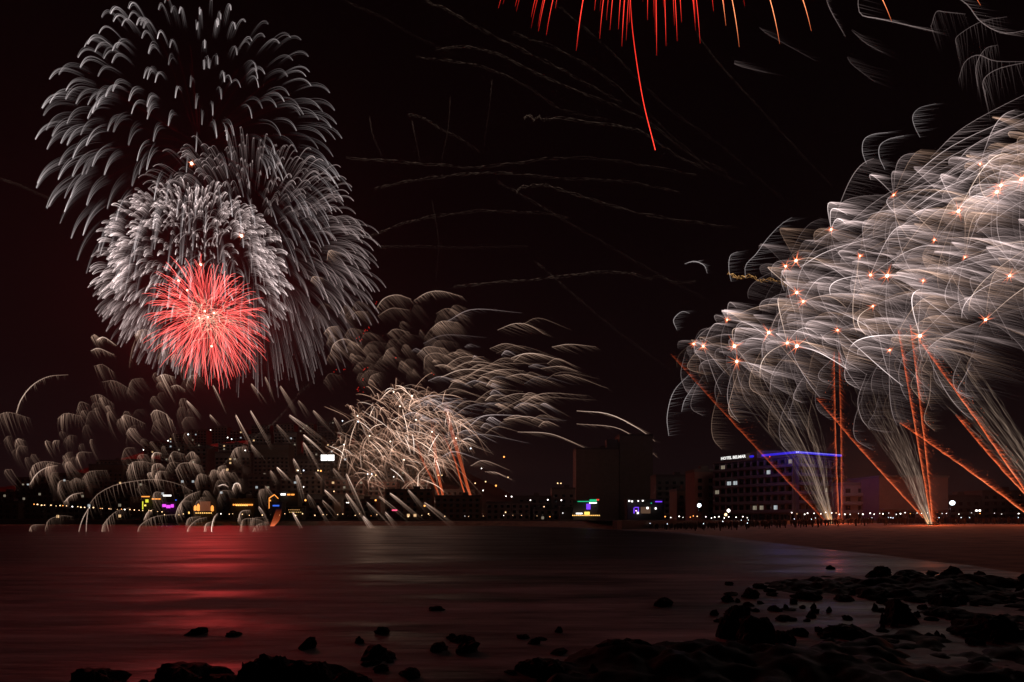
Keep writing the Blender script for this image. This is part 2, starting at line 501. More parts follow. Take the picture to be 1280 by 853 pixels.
HB = "apartment blocks on the dark hillside"
cnt = 0
wl = ['cream', 'ochre', 'grey', 'rose']
# four terraces of blocks up the slope
for D, p0, p1, hmin, hmax in ((318, -30, 705, 9, 17), (372, -60, 560, 10, 20), (440, 20, 520, 12, 26), (530, 120, 500, 12, 24), (640, 180, 470, 12, 22)):
    px = p0
    while px < p1:
        wpx = rs.uniform(34, 62)*318/D**1.0*1.0
        x0 = (px-640)/F*D; x1 = (px+wpx-640)/F*D
        z0 = float(hill_z(np.array([(x0+x1)/2]), np.array([D+1.0]))[0])-.6
        h = rs.uniform(hmin, hmax)
        if px > 560: h = rs.uniform(6, 10)
        k = rs.randint(4)
        fl_ = int(h/3)
        building(x0, x1, D, 12, z0, z0+fl_*3+.4, M_WALL[k], "dark flat-roofed apartment block with balconies on the left town hillside", rs, "building", HB, plit=0.05 if D > 330 else 0.03, maxwin=40)
        px += wpx+rs.uniform(3, 14)*318/D
# the two tall pale slabs in the middle distance
tw = building((720-640)/F*345, (773.5-640)/F*345, 345, 16, 2.4, (HY-562)/F*345+3.5, M_WALL[0], "left half of the tall tower slab pair, behind the green and violet lit bar", rs, name="tower_block", plit=0, maxwin=90, slabs=False, win=False)
tw2 = building((774.5-640)/F*348, (816-640)/F*348, 348, 16, 2.4, (HY-545)/F*348+3.5, M_WALL[0], "right taller half of the pale tower slab pair, behind the violet lit bar", rs, name="tower_block", plit=0, maxwin=90, slabs=False, win=False)
b = MB(); b.box(-3.5, 3.5, 2, 9, 0, 6); b.build("lift_housing", M_WALL[2], tw, (9.5, 0, (HY-562)/F*345+1.1+.4))
for q, (px0, px1, D, top, k, lb) in enumerate([(820, 866, 300, 596, 2, "dim grey block between the pale towers and the reddish house"), (868, 895, 236, 590, 3, "narrow reddish house with small windows left of the hotel"),
        (690, 719, 322, 612, 0, "low pale house at the left foot of the pale towers"), (846, 869, 262, 614, 1, "small low ochre house left of the narrow reddish one"), (640, 688, 326, 622, 2, "low grey house on the far shore right of the copper trails"),
        (1186, 1225, 262, 622, 2, "low dark house behind the blue floodlight"), (1228, 1290, 262, 616, 2, "low long dark house at the right frame edge")]):
    base = 2.4
    building((px0-640)/F*D, (px1-640)/F*D, D, 12, base, (HY-top)/F*D+3.5, M_WALL[k], lb, rs, plit=0.02, maxwin=60, slabs=q != 1)

# ---- the hotel with its lit name and blue roof line
hz = 2.4
Lp, Cp, Rp = W(893, 0, 226), W(994, 0, 198), W(1051, 0, 212)
hot = empty("hotel", (Cp[0], Cp[1], hz)); tag(hot, "dark seven-storey corner hotel with white rooftop lettering and a blue light line along its roof", "hotel")
L2, R2 = np.array([Lp[0]-Cp[0], Lp[1]-Cp[1]]), np.array([Rp[0]-Cp[0], Rp[1]-Cp[1]])
Bk = L2+R2+np.array([0, 6])
HT = 22.6
b = MB(); b.prism([(0, 0), tuple(R2), tuple(Bk), tuple(L2)], -3, HT); M_HOT = pbr("hotel_wall", (0.11, 0.10, 0.105), .9); b.build("wall", M_HOT, hot)
b = MB(); b.prism([(0, -.6), (R2[0]+.6, R2[1]), (Bk[0], Bk[1]+.6), (L2[0]-.6, L2[1])], HT+.003, HT+.5); b.prism([(-9, 10), (6, 10), (6, 20), (-9, 20)], HT+.503, HT+3.2); b.build("roof", M_ROOF, hot)
litset = {(0, 9, 1): L_COOL, (0, 2, 4): L_COOL, (0, 3, 4): L_COOL, (0, 6, 1): L_DIM, (0, 7, 1): L_DIM, (0, 8, 5): L_COOL, (1, 4, 3): L_DIM}
for si, (A, n) in enumerate(((L2, 12), (R2, 7))):
    ln = np.linalg.norm(A); u = A/ln; nr = np.array([u[1], -u[0]]) if si == 1 else np.array([-u[1], u[0]])
    if nr[1] > 0: nr = -nr
    ang = math.atan2(nr[1], nr[0])+math.pi/2
    for f in range(7):
        if f > 0:
            b = MB(); b.box(-ln/2+.3, ln/2-.3, -1.3, -.003, -.1, .1); b.box(-ln/2+.3, ln/2-.3, -1.3, -1.22, .103, 1.0)
            for q in range(n+1): b.box(-ln/2+.3+q*(ln-.8)/n, -ln/2+.5+q*(ln-.8)/n, -1.2, -.01, .11, 3.0)
            o = b.build("balcony", M_HOT, hot, (*(A/2), f*3.2)); o.rotation_euler = (0, 0, ang)
        for k in range(n):
            p = A*((k+.5)/n)
            lit = litset.get((si, k, f))
            kk = n-1-k if si == 0 else k
            lit = litset.get((si, kk, f))
            if lit is None and rs.rand() < 0.02: lit = L_DIM
            o = add_window(hot, p[0]+nr[0]*.05, p[1]+nr[1]*.05, f*3.2+.6, 2.0, 1.9, lit); o.rotation_euler = (0, 0, ang)
# blue light line
LEDM = glow("blue_led", (0.10, 0.10, 1.0), 9.0, True)
LEDW = glow("blue_led_core", (0.42, 0.45, 1.0), 1.6)
def rod(b, a, c, r, m=0, n=6):
    a, c = np.array(a, float), np.array(c, float); d = c-a; L = np.linalg.norm(d); d /= L
    u = np.cross(d, [0.1, 0.2, 1]); u /= np.linalg.norm(u); v = np.cross(d, u); s0 = len(b.v)
    for p in (a, c):
        for k in range(n):
            t = 2*math.pi*k/n; q = p+u*r*math.cos(t)+v*r*math.sin(t); b.v.append(tuple(q))
    for k in range(n):
        l = (k+1) % n; b.f.append((s0+k, s0+l, s0+n+l, s0+n+k)); b.m.append(m)
    b.f.append(tuple(s0+k for k in reversed(range(n)))); b.m.append(m); b.f.append(tuple(s0+n+k for k in range(n))); b.m.append(m)
zt = (HY-566)/F*198+3.5-hz
zl = (HY-571.5)/F*np.interp(935, [893, 994], [226, 198])+3.5-hz
lx = W(935, 0, np.interp(935, [893, 994], [226, 198])); rx = W(1048, 0, 211.4)
for a, c in (((lx[0]-Cp[0], lx[1]-Cp[1]-2.2, zl), (-.2, -1.6, zt)), ((.2, -1.6, zt), (rx[0]-Cp[0], rx[1]-Cp[1]-1.8, (HY-570)/F*211+3.5-hz))):
    b = MB(); rod(b, a, c, .20); o = b.build("blue_light_strip", LEDW, hot)
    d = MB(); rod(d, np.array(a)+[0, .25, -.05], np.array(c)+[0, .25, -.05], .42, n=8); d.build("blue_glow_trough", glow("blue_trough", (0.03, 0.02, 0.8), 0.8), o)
bl = bpy.data.lights.new("blue_strip_light", 'POINT'); bl.color = (0.10, 0.06, 1.0); bl.energy = 1000; bl.shadow_soft_size = 0
for px, D in ((965, 204), (1020, 202)):
    o = bpy.data.objects.new("blue_strip_light", bl); C.objects.link(o); o.parent = hot
    q = W(px, 571, D); o.location = (q[0]-Cp[0], q[1]-Cp[1]-9, q[2]-hz+1)
# rooftop lettering
def text_mesh(txt, size, mat, parent, loc, rot, ext=0.06, name="lettering"):
    cu = bpy.data.curves.new(name, 'FONT'); cu.body = txt; cu.size = size; cu.extrude = ext; cu.offset = size*0.02
    cu.align_x = 'CENTER'; cu.resolution_u = 2
    to = bpy.data.objects.new(name, cu); C.objects.link(to)
    dg = bpy.context.evaluated_depsgraph_get(); dg.update()
    me = bpy.data.meshes.new_from_object(to.evaluated_get(dg)); bpy.data.objects.remove(to)
    me.materials.clear(); o = link_mesh(name, me, mat, parent, loc); o.rotation_euler = rot
    return o
SIGNW = glow("sign_white", (1.0, 0.98, 0.94), 1.1)
sa = math.atan2(L2[1], -L2[0])
sc_ = W(915, 574, np.interp(915, [893, 994], [226, 198]))
sg = text_mesh("HOTEL BELMAR", 1.55, SIGNW, hot, (sc_[0]-Cp[0], sc_[1]-Cp[1]-1.0, sc_[2]-hz), (math.pi/2, 0, -sa), name="rooftop_lettering")
b = MB(); b.box(-4.4, 4.4, .10, .2, -.3, -.2); [b.box(x-.05, x+.05, .12, .22, -2.4, -.3) for x in (-4, -1.5, 1.5, 4)]
b.build("letter_frame", M_METAL, sg).rotation_euler = (-math.pi/2, 0, 0)

# ---- long balconied building and its blank neighbour, right
b1 = building((1052-640)/F*200, (1099-640)/F*200, 200, 14, 2.4, (HY-607)/F*200+3.5, M_WALL[0], "low building with deep pale balcony bands right of the hotel", rs, plit=0, bay=4.2)
b2 = empty("apartment_building", ((1142-640)/F*190, 190, 2.4)); tag(b2, "broad building with a blank rosy end wall behind the middle beach fountain", "building")
hw = (1186-1100)/2/F*190; hh = (HY-597)/F*190+3.5-2.4
b = MB(); b.box(-hw, hw, 0, 18, -3, hh); b.build("wall", M_WALL[3], b2)
b = MB(); b.box(-hw-.3, hw+.3, -.3, 18.3, hh+.003, hh+.6); b.build("roof", M_ROOF, b2)
for k in range(5): add_window(b2, -hw+2+k*4.4, -.04, 1.0, 2.0, 2.2)
b = MB(); b.box(-hw+.5, hw-.5, -1.6, -.003, 4.0, 4.25); b.build("canopy", M_SLAB, b2)

# ---- waterfront bars with coloured lights
M_BAR = pbr('bar_wall', (0.05, 0.045, 0.04), .9)
def neon(name, col, st): return glow(name, col, st)
def bar(px0, px1, D, top, wall, label, lights, name="beach_bar", cat="bar", base=2.75):
    x0, x1 = (px0-640)/F*D, (px1-640)/F*D
    cx = (x0+x1)/2; w_ = (x1-x0)/2; h = (HY-top)/F*D+EYE-base
    root = empty(name, (cx, D, base)); tag(root, label, cat)
    b = MB(); b.box(-w_, w_, 0, 6, -1, h); b.build("wall", M_BAR, root)
    b = MB(); b.box(-w_-.4, w_+.4, -1.8, 6.2, h+.003, h+.3); b.build("roof", M_ROOF, root)
    for (nm, a, c, t_, bt, mat) in lights:
        if a is None: continue
        xa, xc = (a-640)/F*(D-2)-cx, (c-640)/F*(D-2)-cx
        zb, zt_ = (HY-bt)/F*(D-2)+EYE-base, (HY-t_)/F*(D-2)+EYE-base
        b = MB()
        if nm == 'string_lights':
            n = max(2, int((c-a)/2.4))
            for k in range(n+1): b.ball((xa+(xc-xa)*k/n, -2, (zb+zt_)/2), max(.22, (zt_-zb)/2), 0, 6, 4)
            rod(b, (xa, -2, (zb+zt_)/2), (xc, -2, (zb+zt_)/2), .05, 0, 4)
        elif nm == 'lantern':
            b.lathe([(.2, 0), ((xc-xa)/2, .3), ((xc-xa)/2, (zt_-zb)*.75), (.25, zt_-zb)], ((xa+xc)/2, -2, zb), 8)
        else:
            b.box(xa, xc, -2.15, -1.95, zb, zt_)
        b.build(nm, mat, root)
    return root
NG = neon("neon_green", (0.02, .75, .32), .75); NP = neon("neon_violet", (.20, .05, 1.0), 1.3); NY = neon("neon_yellow", (1., .72, .12), 1.6); NM = neon("neon_magenta", (.85, .08, .9), 1.2)
NR = neon("neon_red", (1, .06, .03), .8); NB = neon("neon_blue", (.06, .18, 1.), .8); NO = neon("neon_orange", (1., .34, .06), 1.5); NWt = neon("panel_white", (1., .97, .92), 2.2); NYG = neon("neon_lime", (.75, .75, .05), 1.2)
NDY = neon("string_gold", (1., .55, .14), 2.0); NT = neon("lit_terrace", (1., .55, .35), .10)
bar(716, 748, 292, 626, M_WALL[2], "bar with green roof neon, violet column and a yellow sign over gold bulbs",
    [('neon_strip', 722, 738, 626.6, 627.6, NG), ('neon_sign', 737, 746, 624.4, 627.4, NG), ('red_light', 745.5, 749, 624, 626, NR), ('lit_panel', 736.5, 746, 628.2, 629.6, NWt),
     ('violet_column', 733, 738, 630, 637, NP), ('yellow_sign', 730.5, 737, 640, 643.6, NY), ('lit_panel', 720, 728, 641.3, 643, NWt), ('string_lights', 716, 749, 643.8, 645.2, NDY)])
bar(784, 830, 290, 625, M_WALL[2], "bar with a row of white lamps, violet door frame and a warm lit terrace",
    [('lit_terrace', 801, 813, 634, 642, NT), ('violet_frame', 792, 793, 635, 642, NP), ('violet_frame', 797.5, 798.4, 634, 641, NP), ('violet_frame', 793.2, 797.3, 634, 635, NP), ('pink_lamp', 794.4, 796, 638, 639.4, neon("pink_lamp", (1, .5, 1), 2.5)),
     ('floodlight', 796.2, 798.4, 640.2, 642.6, NWt), ('floodlight', 808, 810.6, 634, 636.6, NWt), ('floodlight', 818.6, 820.6, 634.6, 637, NWt),
     ('roof_lamp', 785.5, 787.5, 625.5, 627.5, NWt), ('roof_lamp', 789.2, 791, 626, 628, NWt), ('roof_lamp', 797, 798.6, 625.8, 627.2, NWt), ('roof_lamp', 802.5, 804.5, 625.4, 627, NWt), ('violet_sign', 819, 827.5, 626.6, 628, NP), ('green_lamp', 813.5, 814.8, 628.6, 629.8, NG)])
bar(176, 202, 290, 620, M_WALL[1], "bar with yellow and lime neon panels at the left shore",
    [('yellow_frame', 177, 187, 620.4, 621.6, NO), ('lime_panel', 182, 185.5, 624.5, 628.3, NYG), ('lamp', 180.6, 182.6, 631, 633, NY), ('orange_letters', 190, 193, 623.3, 624.6, NO), ('orange_letters', 194, 197, 623.3, 624.6, NO), ('orange_letters', 198, 200.6, 623.3, 624.6, NO), ('lime_strip', 178, 179, 627, 637, NYG)])
bar(203, 220, 288, 628, M_WALL[2], "bar flooded with magenta light under a white sign board",
    [('white_sign', 204, 214, 618.8, 620.6, NWt), ('magenta_panel', 203, 207.5, 630.5, 634, NM), ('magenta_panel', 208, 213, 631.6, 635.4, NM), ('magenta_panel', 213.6, 217.2, 630.6, 634.6, NM), ('blue_lamp', 219.3, 220.6, 624.6, 626, NB)])
bar(240, 270, 286, 619, M_WALL[3], "kiosk glowing with tall orange lanterns above a row of golden bulbs",
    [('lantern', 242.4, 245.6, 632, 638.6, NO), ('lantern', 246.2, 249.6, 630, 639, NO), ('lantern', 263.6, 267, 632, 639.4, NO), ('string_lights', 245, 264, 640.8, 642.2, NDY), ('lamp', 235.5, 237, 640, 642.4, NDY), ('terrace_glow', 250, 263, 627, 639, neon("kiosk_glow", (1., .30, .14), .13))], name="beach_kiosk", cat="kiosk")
bar(287, 318, 290, 624, M_WALL[1], "restaurant with one long row of orange lights, right of the lantern kiosk", [('string_lights', 292, 315, 630, 632.4, NO), ('string_lights', 296, 309, 630.6, 632.8, NDY)], name="restaurant", cat="restaurant")
bar(336, 352, 288, 628, M_WALL[2], "small house with an orange outlined gable over a blue panel",
    [('blue_panel', 341, 349, 631.4, 633.2, NB), ('lamp', 337, 338.6, 625, 626.8, NO)], name="gabled_bar")
r_ = bpy.data.objects["gabled_bar"]
b = MB(); q = lambda px, py: ((px-640)/F*286-r_.location[0], -2.1, (HY-py)/F*286+EYE-2.75)
rod(b, q(336.5, 623), q(343, 618.5), .22); rod(b, q(343, 618.5), q(348, 623.5), .22); rod(b, q(336.5, 623), q(336.5, 636), .16)
b.build("gable_lights", NO, r_)
bar(349, 372, 300, 615, M_WALL[0], "shop with a white sign beside orange letters, above the far promenade", [('white_sign', 351, 357, 617, 619.4, NWt), ('orange_letters', 359, 363, 617.6, 619.4, NO), ('orange_letters', 364, 368, 617.6, 619.4, NO)], name="corner_shop", cat="shop")
bar(360, 377, 288, 634, M_WALL[1], "low terrace bar with two rows of tiny amber bulbs", [('string_lights', 361, 374, 637, 638, neon("tiny_amber", (1, .5, .16), .6)), ('string_lights', 362, 376, 640, 641, neon("tiny_amber_2", (1, .6, .2), .8))])
bar(486, 500, 292, 630, M_WALL[2], "tiny stall with a pink neon strip below the copper tangle", [('pink_strip', 490, 496.5, 637.2, 638.8, neon("pink_neon", (1, .10, .22), 1.4))], name="beach_stall", cat="stall")
bar(700, 714, 294, 634, M_WALL[0], "dark stall with two faint lamps left of the neon bar", [('lamp', 703, 704, 641, 642, NWt)], name="beach_stall", cat="stall")

# bright double billboard on the slope
D = 372
bb = empty("billboard", W(409.5, 600, D)); tag(bb, "brilliant white double light panel on the slope left of the copper tangle", "billboard")
z_ = (600-576)/F*D
for a in (-4.3, .25):
    b = MB(); b.box(a, a+4.05, -.2, .2, z_, z_+3.8); b.build("lit_panel", NWt, bb)
b = MB(); b.box(-4.6, 4.6, .21, .4, z_-.3, z_+4.1); b.box(-3, -2.6, .25, .5, -6, z_-.3); b.box(2.6, 3, .25, .5, -6, z_-.3); b.build("frame", M_METAL, bb)

# ---- street lamps
LM = {}
def lamp(px, py, D, kind, label, r=.30, h=6.0, name="street_lamp", group="street lamps of the town", cat="street lamp"):
    p = W(px, py, D)
    root = empty(name, (p[0], p[1], p[2]-h)); tag(root, label, cat, group)
    if ('pole', h) not in LM:
        b = MB(); b.lathe([(.12, -2), (.08, 0), (.05, h-.1)], (0, 0, 0), 6); b.box(-.05, .05, -.7, 0, h-.12, h-.03); LM[('pole', h)] = b.mesh("pole"); LM[('pole', h)].materials.append(M_METAL)
    k = (kind, round(r, 2), h)
    if k not in LM:
        b = MB(); b.ball((0, -.8, h-.25), r, 0, 8, 5); LM[k] = b.mesh("lamp_head"); LM[k].materials.append(LAMPS[kind])
    for nm, me in (("pole", LM[('pole', h)]), ("lamp_head", LM[k])):
        o = bpy.data.objects.new(nm, me); C.objects.link(o); o.parent = root
    return root
def hill_hit(px, py):
    for D in range(300, 800, 2):
        p = W(px, py, D)
        if float(hill_z(np.array([p[0]]), np.array([float(D)]))[0])+6 > p[2]: return D
    return None
SPOT = [(236, 543, 'cool'), (206, 560.5, 'warm'), (208, 565, 'cool'), (218.5, 559.5, 'warm'), (210.5, 551, 'white'), (227, 549, 'white'), (190, 562, 'cool'), (180, 562.5, 'white'), (260.5, 561, 'cool'), (264, 537.5, 'white'), (290, 549, 'cool'), (285, 547, 'white'),
        (307, 563, 'white'), (309, 568.5, 'cool'), (299, 574, 'cool'), (325, 578, 'white'), (328.5, 577.5, 'white'), (362, 574.5, 'cool'), (373, 588, 'white'), (380, 588, 'cool'), (377, 592.5, 'warm'), (383, 594, 'warm'), (398, 588, 'warm'), (401.5, 588.5, 'orange'),
        (401, 594, 'orange'), (418.5, 563.5, 'orange'), (421, 571, 'orange'), (428, 555.5, 'orange'), (434, 555.5, 'orange'), (361, 601, 'white'), (365, 601.5, 'white'), (380, 608.5, 'white'), (432, 585.5, 'cool'), (437.5, 585.5, 'cool'), (447, 585, 'warm'), (451, 585, 'warm'),
        (460, 592.5, 'cool'), (465, 592.5, 'cool'), (470, 594, 'warm'), (492.5, 596, 'white'), (428.5, 526, 'cool'), (448, 527, 'cool'), (382.5, 625, 'orange'), (418, 614, 'warm'), (434, 628, 'white'), (436, 628, 'white'), (470, 625, 'orange'), (588.5, 560.5, 'cool'), (602, 585.5, 'white'),
        (604, 613, 'white'), (607, 602, 'warm'), (632.5, 620, 'white'), (639.5, 620.5, 'white'), (663, 625, 'white'), (684.6, 624.5, 'white'), (701.5, 625, 'white'), (632, 640, 'warm'), (697, 604, 'warm'), (701, 604, 'warm'), (548, 594, 'warm'), (552.5, 594, 'warm'), (536, 642, 'warm'),
        (630, 571, 'orange'), (635, 596.5, 'warm'), (594, 604, 'warm'), (620, 607, 'orange'), (55, 614, 'warm'), (60, 615, 'warm'), (529, 609, 'orange'), (531, 632, 'orange'), (680, 633, 'warm')]
TOWN_L = "town street lamps beyond the water"
for px, py, kd in SPOT:
    D = hill_hit(px, py) or 420
    if py > 618: D = min(D, 306)
    lamp(px, py, D-3, kd, {'orange': "sodium orange street lamp glowing on the dark hillside", 'warm': "warm yellow street lamp glowing on the dark hillside", 'white': "white street lamp glowing on the dark hillside", 'cool': "cold white street lamp glowing on the dark hillside"}[kd], r=(.30 if kd != 'orange' else .42)*D/300*rs.uniform(.8, 1.15), h=6.0, group=TOWN_L)
# tiny lights in rows
rs = np.random.RandomState(61)
for (p0, p1, y, n, D, kd, r, lb) in ((40, 205, 632, 30, 288, 'warm', .19, "small amber promenade lamp along the far left shore"), (205, 480, 643, 26, 288, 'warm', .17, "tiny warm promenade lamp at the foot of the hillside town"), (500, 700, 645, 12, 288, 'warm', .15, "faint promenade lamp on the far centre shore"),
                                  (830, 935, 645.5, 16, 180, 'white', .13, "small white lamp on the beach promenade before the hotel"), (986, 1160, 641, 26, 178, 'white', .12, "bright small lamp of the beach promenade between the mortars"), (1165, 1275, 641, 8, 178, 'white', .11, "small lamp at the right end of the beach promenade")):
    for q in range(n):
        px = p0+(p1-p0)*(q+rs.uniform(.1, .9))/n; yy = y+rs.uniform(-1.3, 1.3) if p0 != 40 else y-2+(px-40)/165*9+rs.uniform(-.5, .5)
        k_ = kd if rs.rand() < .75 else ['white', 'warm', 'orange'][rs.randint(3)]
        h_ = W(px, yy, D)[2]-2.7
        lamp(px, yy, D, k_, lb, r=r*rs.uniform(.6, 1.7), h=round(max(1.2, h_)*1)/1, group=lb.replace("lamp", "lamps") if False else lb.split(" ", 1)[1]+"s")
# distinct bright lamps near the hotel
lamp(873, 631, 176, 'cool', "strong cold floodlamp left of the hotel", r=.62, h=5, group=None, name="floodlight_mast", cat="floodlight")
lamp(909.5, 637.5, 178, 'white', "bright white lamp at the hotel's foot above the yellowish one", r=.52, h=4, group=None)
lamp(906, 642.5, 177, 'warm', "yellowish lamp low at the hotel's foot", r=.45, h=2, group=None)
lamp(961, 571-.5, 206, 'red', "small red aerial lamp on the hotel roof", r=.18, h=3, group=None, name="roof_beacon", cat="beacon")
lamp(1188, 628, 182, 'cool', "strong bluish floodlight with a beam over the crowd at the right", r=.75, h=5, group=None, name="floodlight_mast", cat="floodlight")
fl = bpy.data.lights.new("flood_spot", 'SPOT'); fl.color = (.6, .7, 1.); fl.energy = 900; fl.spot_size = 1.2
o = bpy.data.objects.new("flood_spot", fl); C.objects.link(o); o.location = W(1188, 629, 181.0); o.rotation_euler = (math.radians(62), 0, math.radians(-50))
lamp(1218, 637.5, 180, 'white', "short white lit strip lamp at the right end of the promenade", r=.3, h=3, group=None)
lamp(1222, 637.5, 180.2, 'white', "second short lamp touching the strip lamp at the right end", r=.3, h=3, group=None)

# ---- the crowd on the sand, one dark mass with a few lit phones
b = MB(); r2 = random.Random(5)
def figure(b, x, y, z, h, a):
    w_ = .25*h/1.7
    b.lathe([(.10, 0), (.12, h*.25), (.17, h*.48), (.15, h*.6), (.21, h*.78), (.17, h*.83), (.06, h*.86), (.055, h*.88), (.10, h*.92), (.10, h*.97), (.04, h)], (x, y, z), 7, 0, math.cos(a)*.45+1, 1-math.cos(a)*.3)
    s0 = h
    rod(b, (x-w_, y, z+h*.8), (x-w_*1.2, y-.05, z+h*.45), .05, 0, 5); rod(b, (x+w_, y, z+h*.8), (x+w_*1.1, y-.1, z+h*.5), .05, 0, 5)
for q in range(760):
    y = r2.uniform(158, 176) if r2.random() < .8 else r2.uniform(140, 160)
    px = r2.uniform(800, 1330)
    x = (px-640)/F*y
    z = float(beach_z(np.array([x]), np.array([y]))[0])
    if z < .2: continue
    figure(b, x, y, z-.02, r2.uniform(1.5, 1.85), r2.uniform(0, 3))
    if r2.random() < .03: b.box(x-.07, x+.07, y-.4, y-.38, z+1.55, z+1.75, 1)
crowd = b.build("crowd", [pbr("dark_clothes", (.035, .03, .03), .9), glow("phone_screen", (.8, .9, 1.), 3.)]); tag(crowd, "dark crowd watching from the back of the beach", "crowd", kind="stuff")

# mortar racks on the sand
for px, py, D, lb in ((1041, 662, 164, "rack of firework mortars at the foot of the left fountain"), (1050, 662, 168, "small rack of firework mortars under the upright twin comets"), (1166, 666, 130, "rack of firework mortars at the foot of the middle fountain")):
    p = W(px, py, D); z = float(beach_z(np.array([p[0]]), np.array([p[1]]))[0])
    root = empty("mortar_rack", (p[0], p[1], z)); tag(root, lb, "mortar rack")
    b = MB(); b.box(-1.1, 1.1, -.35, -.28, 0, .35); b.box(-1.1, 1.1, .28, .35, 0, .35); b.box(-1.1, -1.03, -.27, .27, 0, .35); b.box(1.03, 1.1, -.27, .27, 0, .35); b.build("crate", M_METAL, root)
    for q in range(6):
        b = MB(); b.lathe([(.11, 0), (.11, .8), (.09, .8), (.09, .3)], (-.82+q*.33, 0, .01), 10); b.build("mortar_tube", M_METAL, root)

# ================================================================ ROCKY FORESHORE
grid_mesh("rocky_reef", np.linspace(-12, 44, 430), np.linspace(4.5, 42, 330), reef_z, M_ROCK)

def boulder_mesh(seed, sq=.7):
    r = np.random.RandomState(seed)
    bm = bmesh.new(); bmesh.ops.create_icosphere(bm, subdivisions=4, radius=1.0)
    off = r.uniform(-20, 20, 3)
    pl = [(dirs(1, r, 1.0)[0], r.uniform(.62, .9)) for _ in range(9)]
    for v in bm.verts:
        c = np.array(v.co)
        for nrm, dd in pl:
            k = c@nrm
            if k > dd: c = c-nrm*(k-dd)*.85
        q = (c+off)*1.0
        n = float(fbm(np.array([q[0]*3+q[2]*2.1]), np.array([q[1]*3-q[2]*1.7]), seed, 2.2, 4)[0])-.5
        n2 = float(fbm(np.array([q[0]*9+q[2]*5]), np.array([q[1]*9-q[2]*6]), seed+9, 2., 3)[0])-.5
        c = c*(1+.95*n+.62*n2); c[2] *= sq
        v.co = c
    me = bpy.data.meshes.new("boulder"); bm.to_mesh(me); bm.free(); me.materials.append(M_ROCK)
    return me
BM = [boulder_mesh(k, s_) for k, s_ in ((1, .75), (2, .6), (3, .85), (4, .5), (5, .7), (6, .62))]
rs = np.random.RandomState(71)
def boulder(px, py, wpx, hpx, label, group=None, k=None):
    """px,py: the foot of the rock at the water; sizes in photo pixels"""
    D = EYE*F/max(py-HY, 3)
    p = W(px, py, D); r = wpx/2/F*D; h = hpx/F*D
    o = bpy.data.objects.new("boulder", BM[rs.randint(6) if k is None else k]); C.objects.link(o)
    o.location = (p[0], D+r*.6, h*.10); o.scale = (r, r*rs.uniform(.7, 1.0), h*1.25); o.rotation_euler = (0, 0, rs.uniform(0, 6.28) if wpx < 60 else rs.uniform(-.4, .4))
    tag(o, label, "boulder", group)
BIG = [(103, 862, 66, 34, "rounded black boulder at the bottom left corner side"), (45, 868, 40, 12, "low black boulder left of the rounded one at the bottom edge"), (212, 866, 92, 46, "broad dark boulder at the bottom edge below the red glow"), (268, 868, 70, 30, "dark boulder leaning on the broad one's right side"),
       (338, 858, 62, 60, "tallest black boulder at the bottom left, its top square against the red water"), (308, 862, 46, 42, "dark boulder just left of the tallest one"), (385, 862, 78, 50, "wide boulder right of the tallest one, sloping down"), (382, 812, 26, 16, "small round rock behind the wide boulder"),
       (430, 868, 60, 28, "low boulder at the right foot of the sloping wide one"), (468, 826, 46, 18, "flat dark rock alone right of the boulder pile"), (515, 848, 24, 16, "small dark rock near the bottom edge right of the pile"),
       (582, 816, 42, 24, "notched dark rock in shallow water left of centre"), (565, 800, 18, 7, "little rock behind the notched one"), (243, 794, 28, 10, "half-sunk dark rock in the red water"), (290, 796, 18, 6, "low small rock right of the half-sunk one"),
       (543, 764, 22, 6, "thin dark rock awash in the middle water"), (830, 758, 26, 10, "low rock awash right of centre"), (800, 832, 120, 50, "broad black mound at the bottom centre right"), (690, 850, 90, 36, "flat black mound at the bottom centre"),
       (950, 812, 72, 56, "tall rounded rock standing dark over the pool"), (920, 800, 36, 28, "rock leaning left of the tall rounded one"), (985, 805, 30, 16, "small rock right of the tall rounded one"), (1131, 780, 48, 34, "pointed dark rock amid the right reef"),
       (1110, 722, 22, 16, "sharp little rock at the tip of the right reef"), (1016, 750, 36, 11, "low rounded rock awash before the right reef"), (944, 748, 24, 10, "small rock alone in the pale shallows"), (922, 770, 30, 14, "flat rock in the pale shallows left of the tall rounded one"),
       (966, 745, 16, 6, "tiny rock right of the small lone one"), (985, 776, 26, 7, "flat slab rock behind the pool"), (1005, 796, 24, 14, "short rock at the pool's right rim"), (914, 732, 14, 5, "farthest small rock in the shallows"), (1060, 752, 26, 8, "low rock close left of the right reef"),
       (1165, 735, 90, 20, "long black ridge rock at the top of the right reef"), (1255, 734, 100, 24, "long black ridge rock at the right frame edge"), (1200, 750, 80, 16, "dark ridge rock in the middle of the right reef"), (1190, 772, 70, 18, "dark rock mound lower in the right reef"),
       (1075, 800, 90, 18, "long low rock closing the pool"), (1250, 800, 90, 40, "big black rock mass low at the right edge"), (1040, 712, 10, 4, "speck of rock far out by the beach"), (660, 842, 40, 18, "rock at the left end of the flat mound")]
for x, y, w_, h_, lb in BIG:
    f_ = 1.0 if x < 480 or w_ < 40 else 0.78
    boulder(x, y, w_*f_, h_*f_*(.82 if x < 480 else 1), lb, k=3 if w_ > 60 and x < 480 else None)
    if w_ > 44:
        for q in range(7 if y > 790 else 4):
            a = rs.uniform(-.62, .62)*w_
            boulder(x+a, y+rs.uniform(-3, 8), w_*rs.uniform(.12, .34), h_*rs.uniform(.14, .40), "lesser black rock jammed against the big boulders of the foreshore", "lesser rocks jammed against the foreshore boulders")
for q in range(75):
    x = rs.uniform(880, 1275); y = rs.uniform(735, 800)
    boulder(x, y, rs.uniform(6, 20), rs.uniform(3, 8), "small wet black stone strewn in the shallows before the right reef", "small stones in the right shallows")
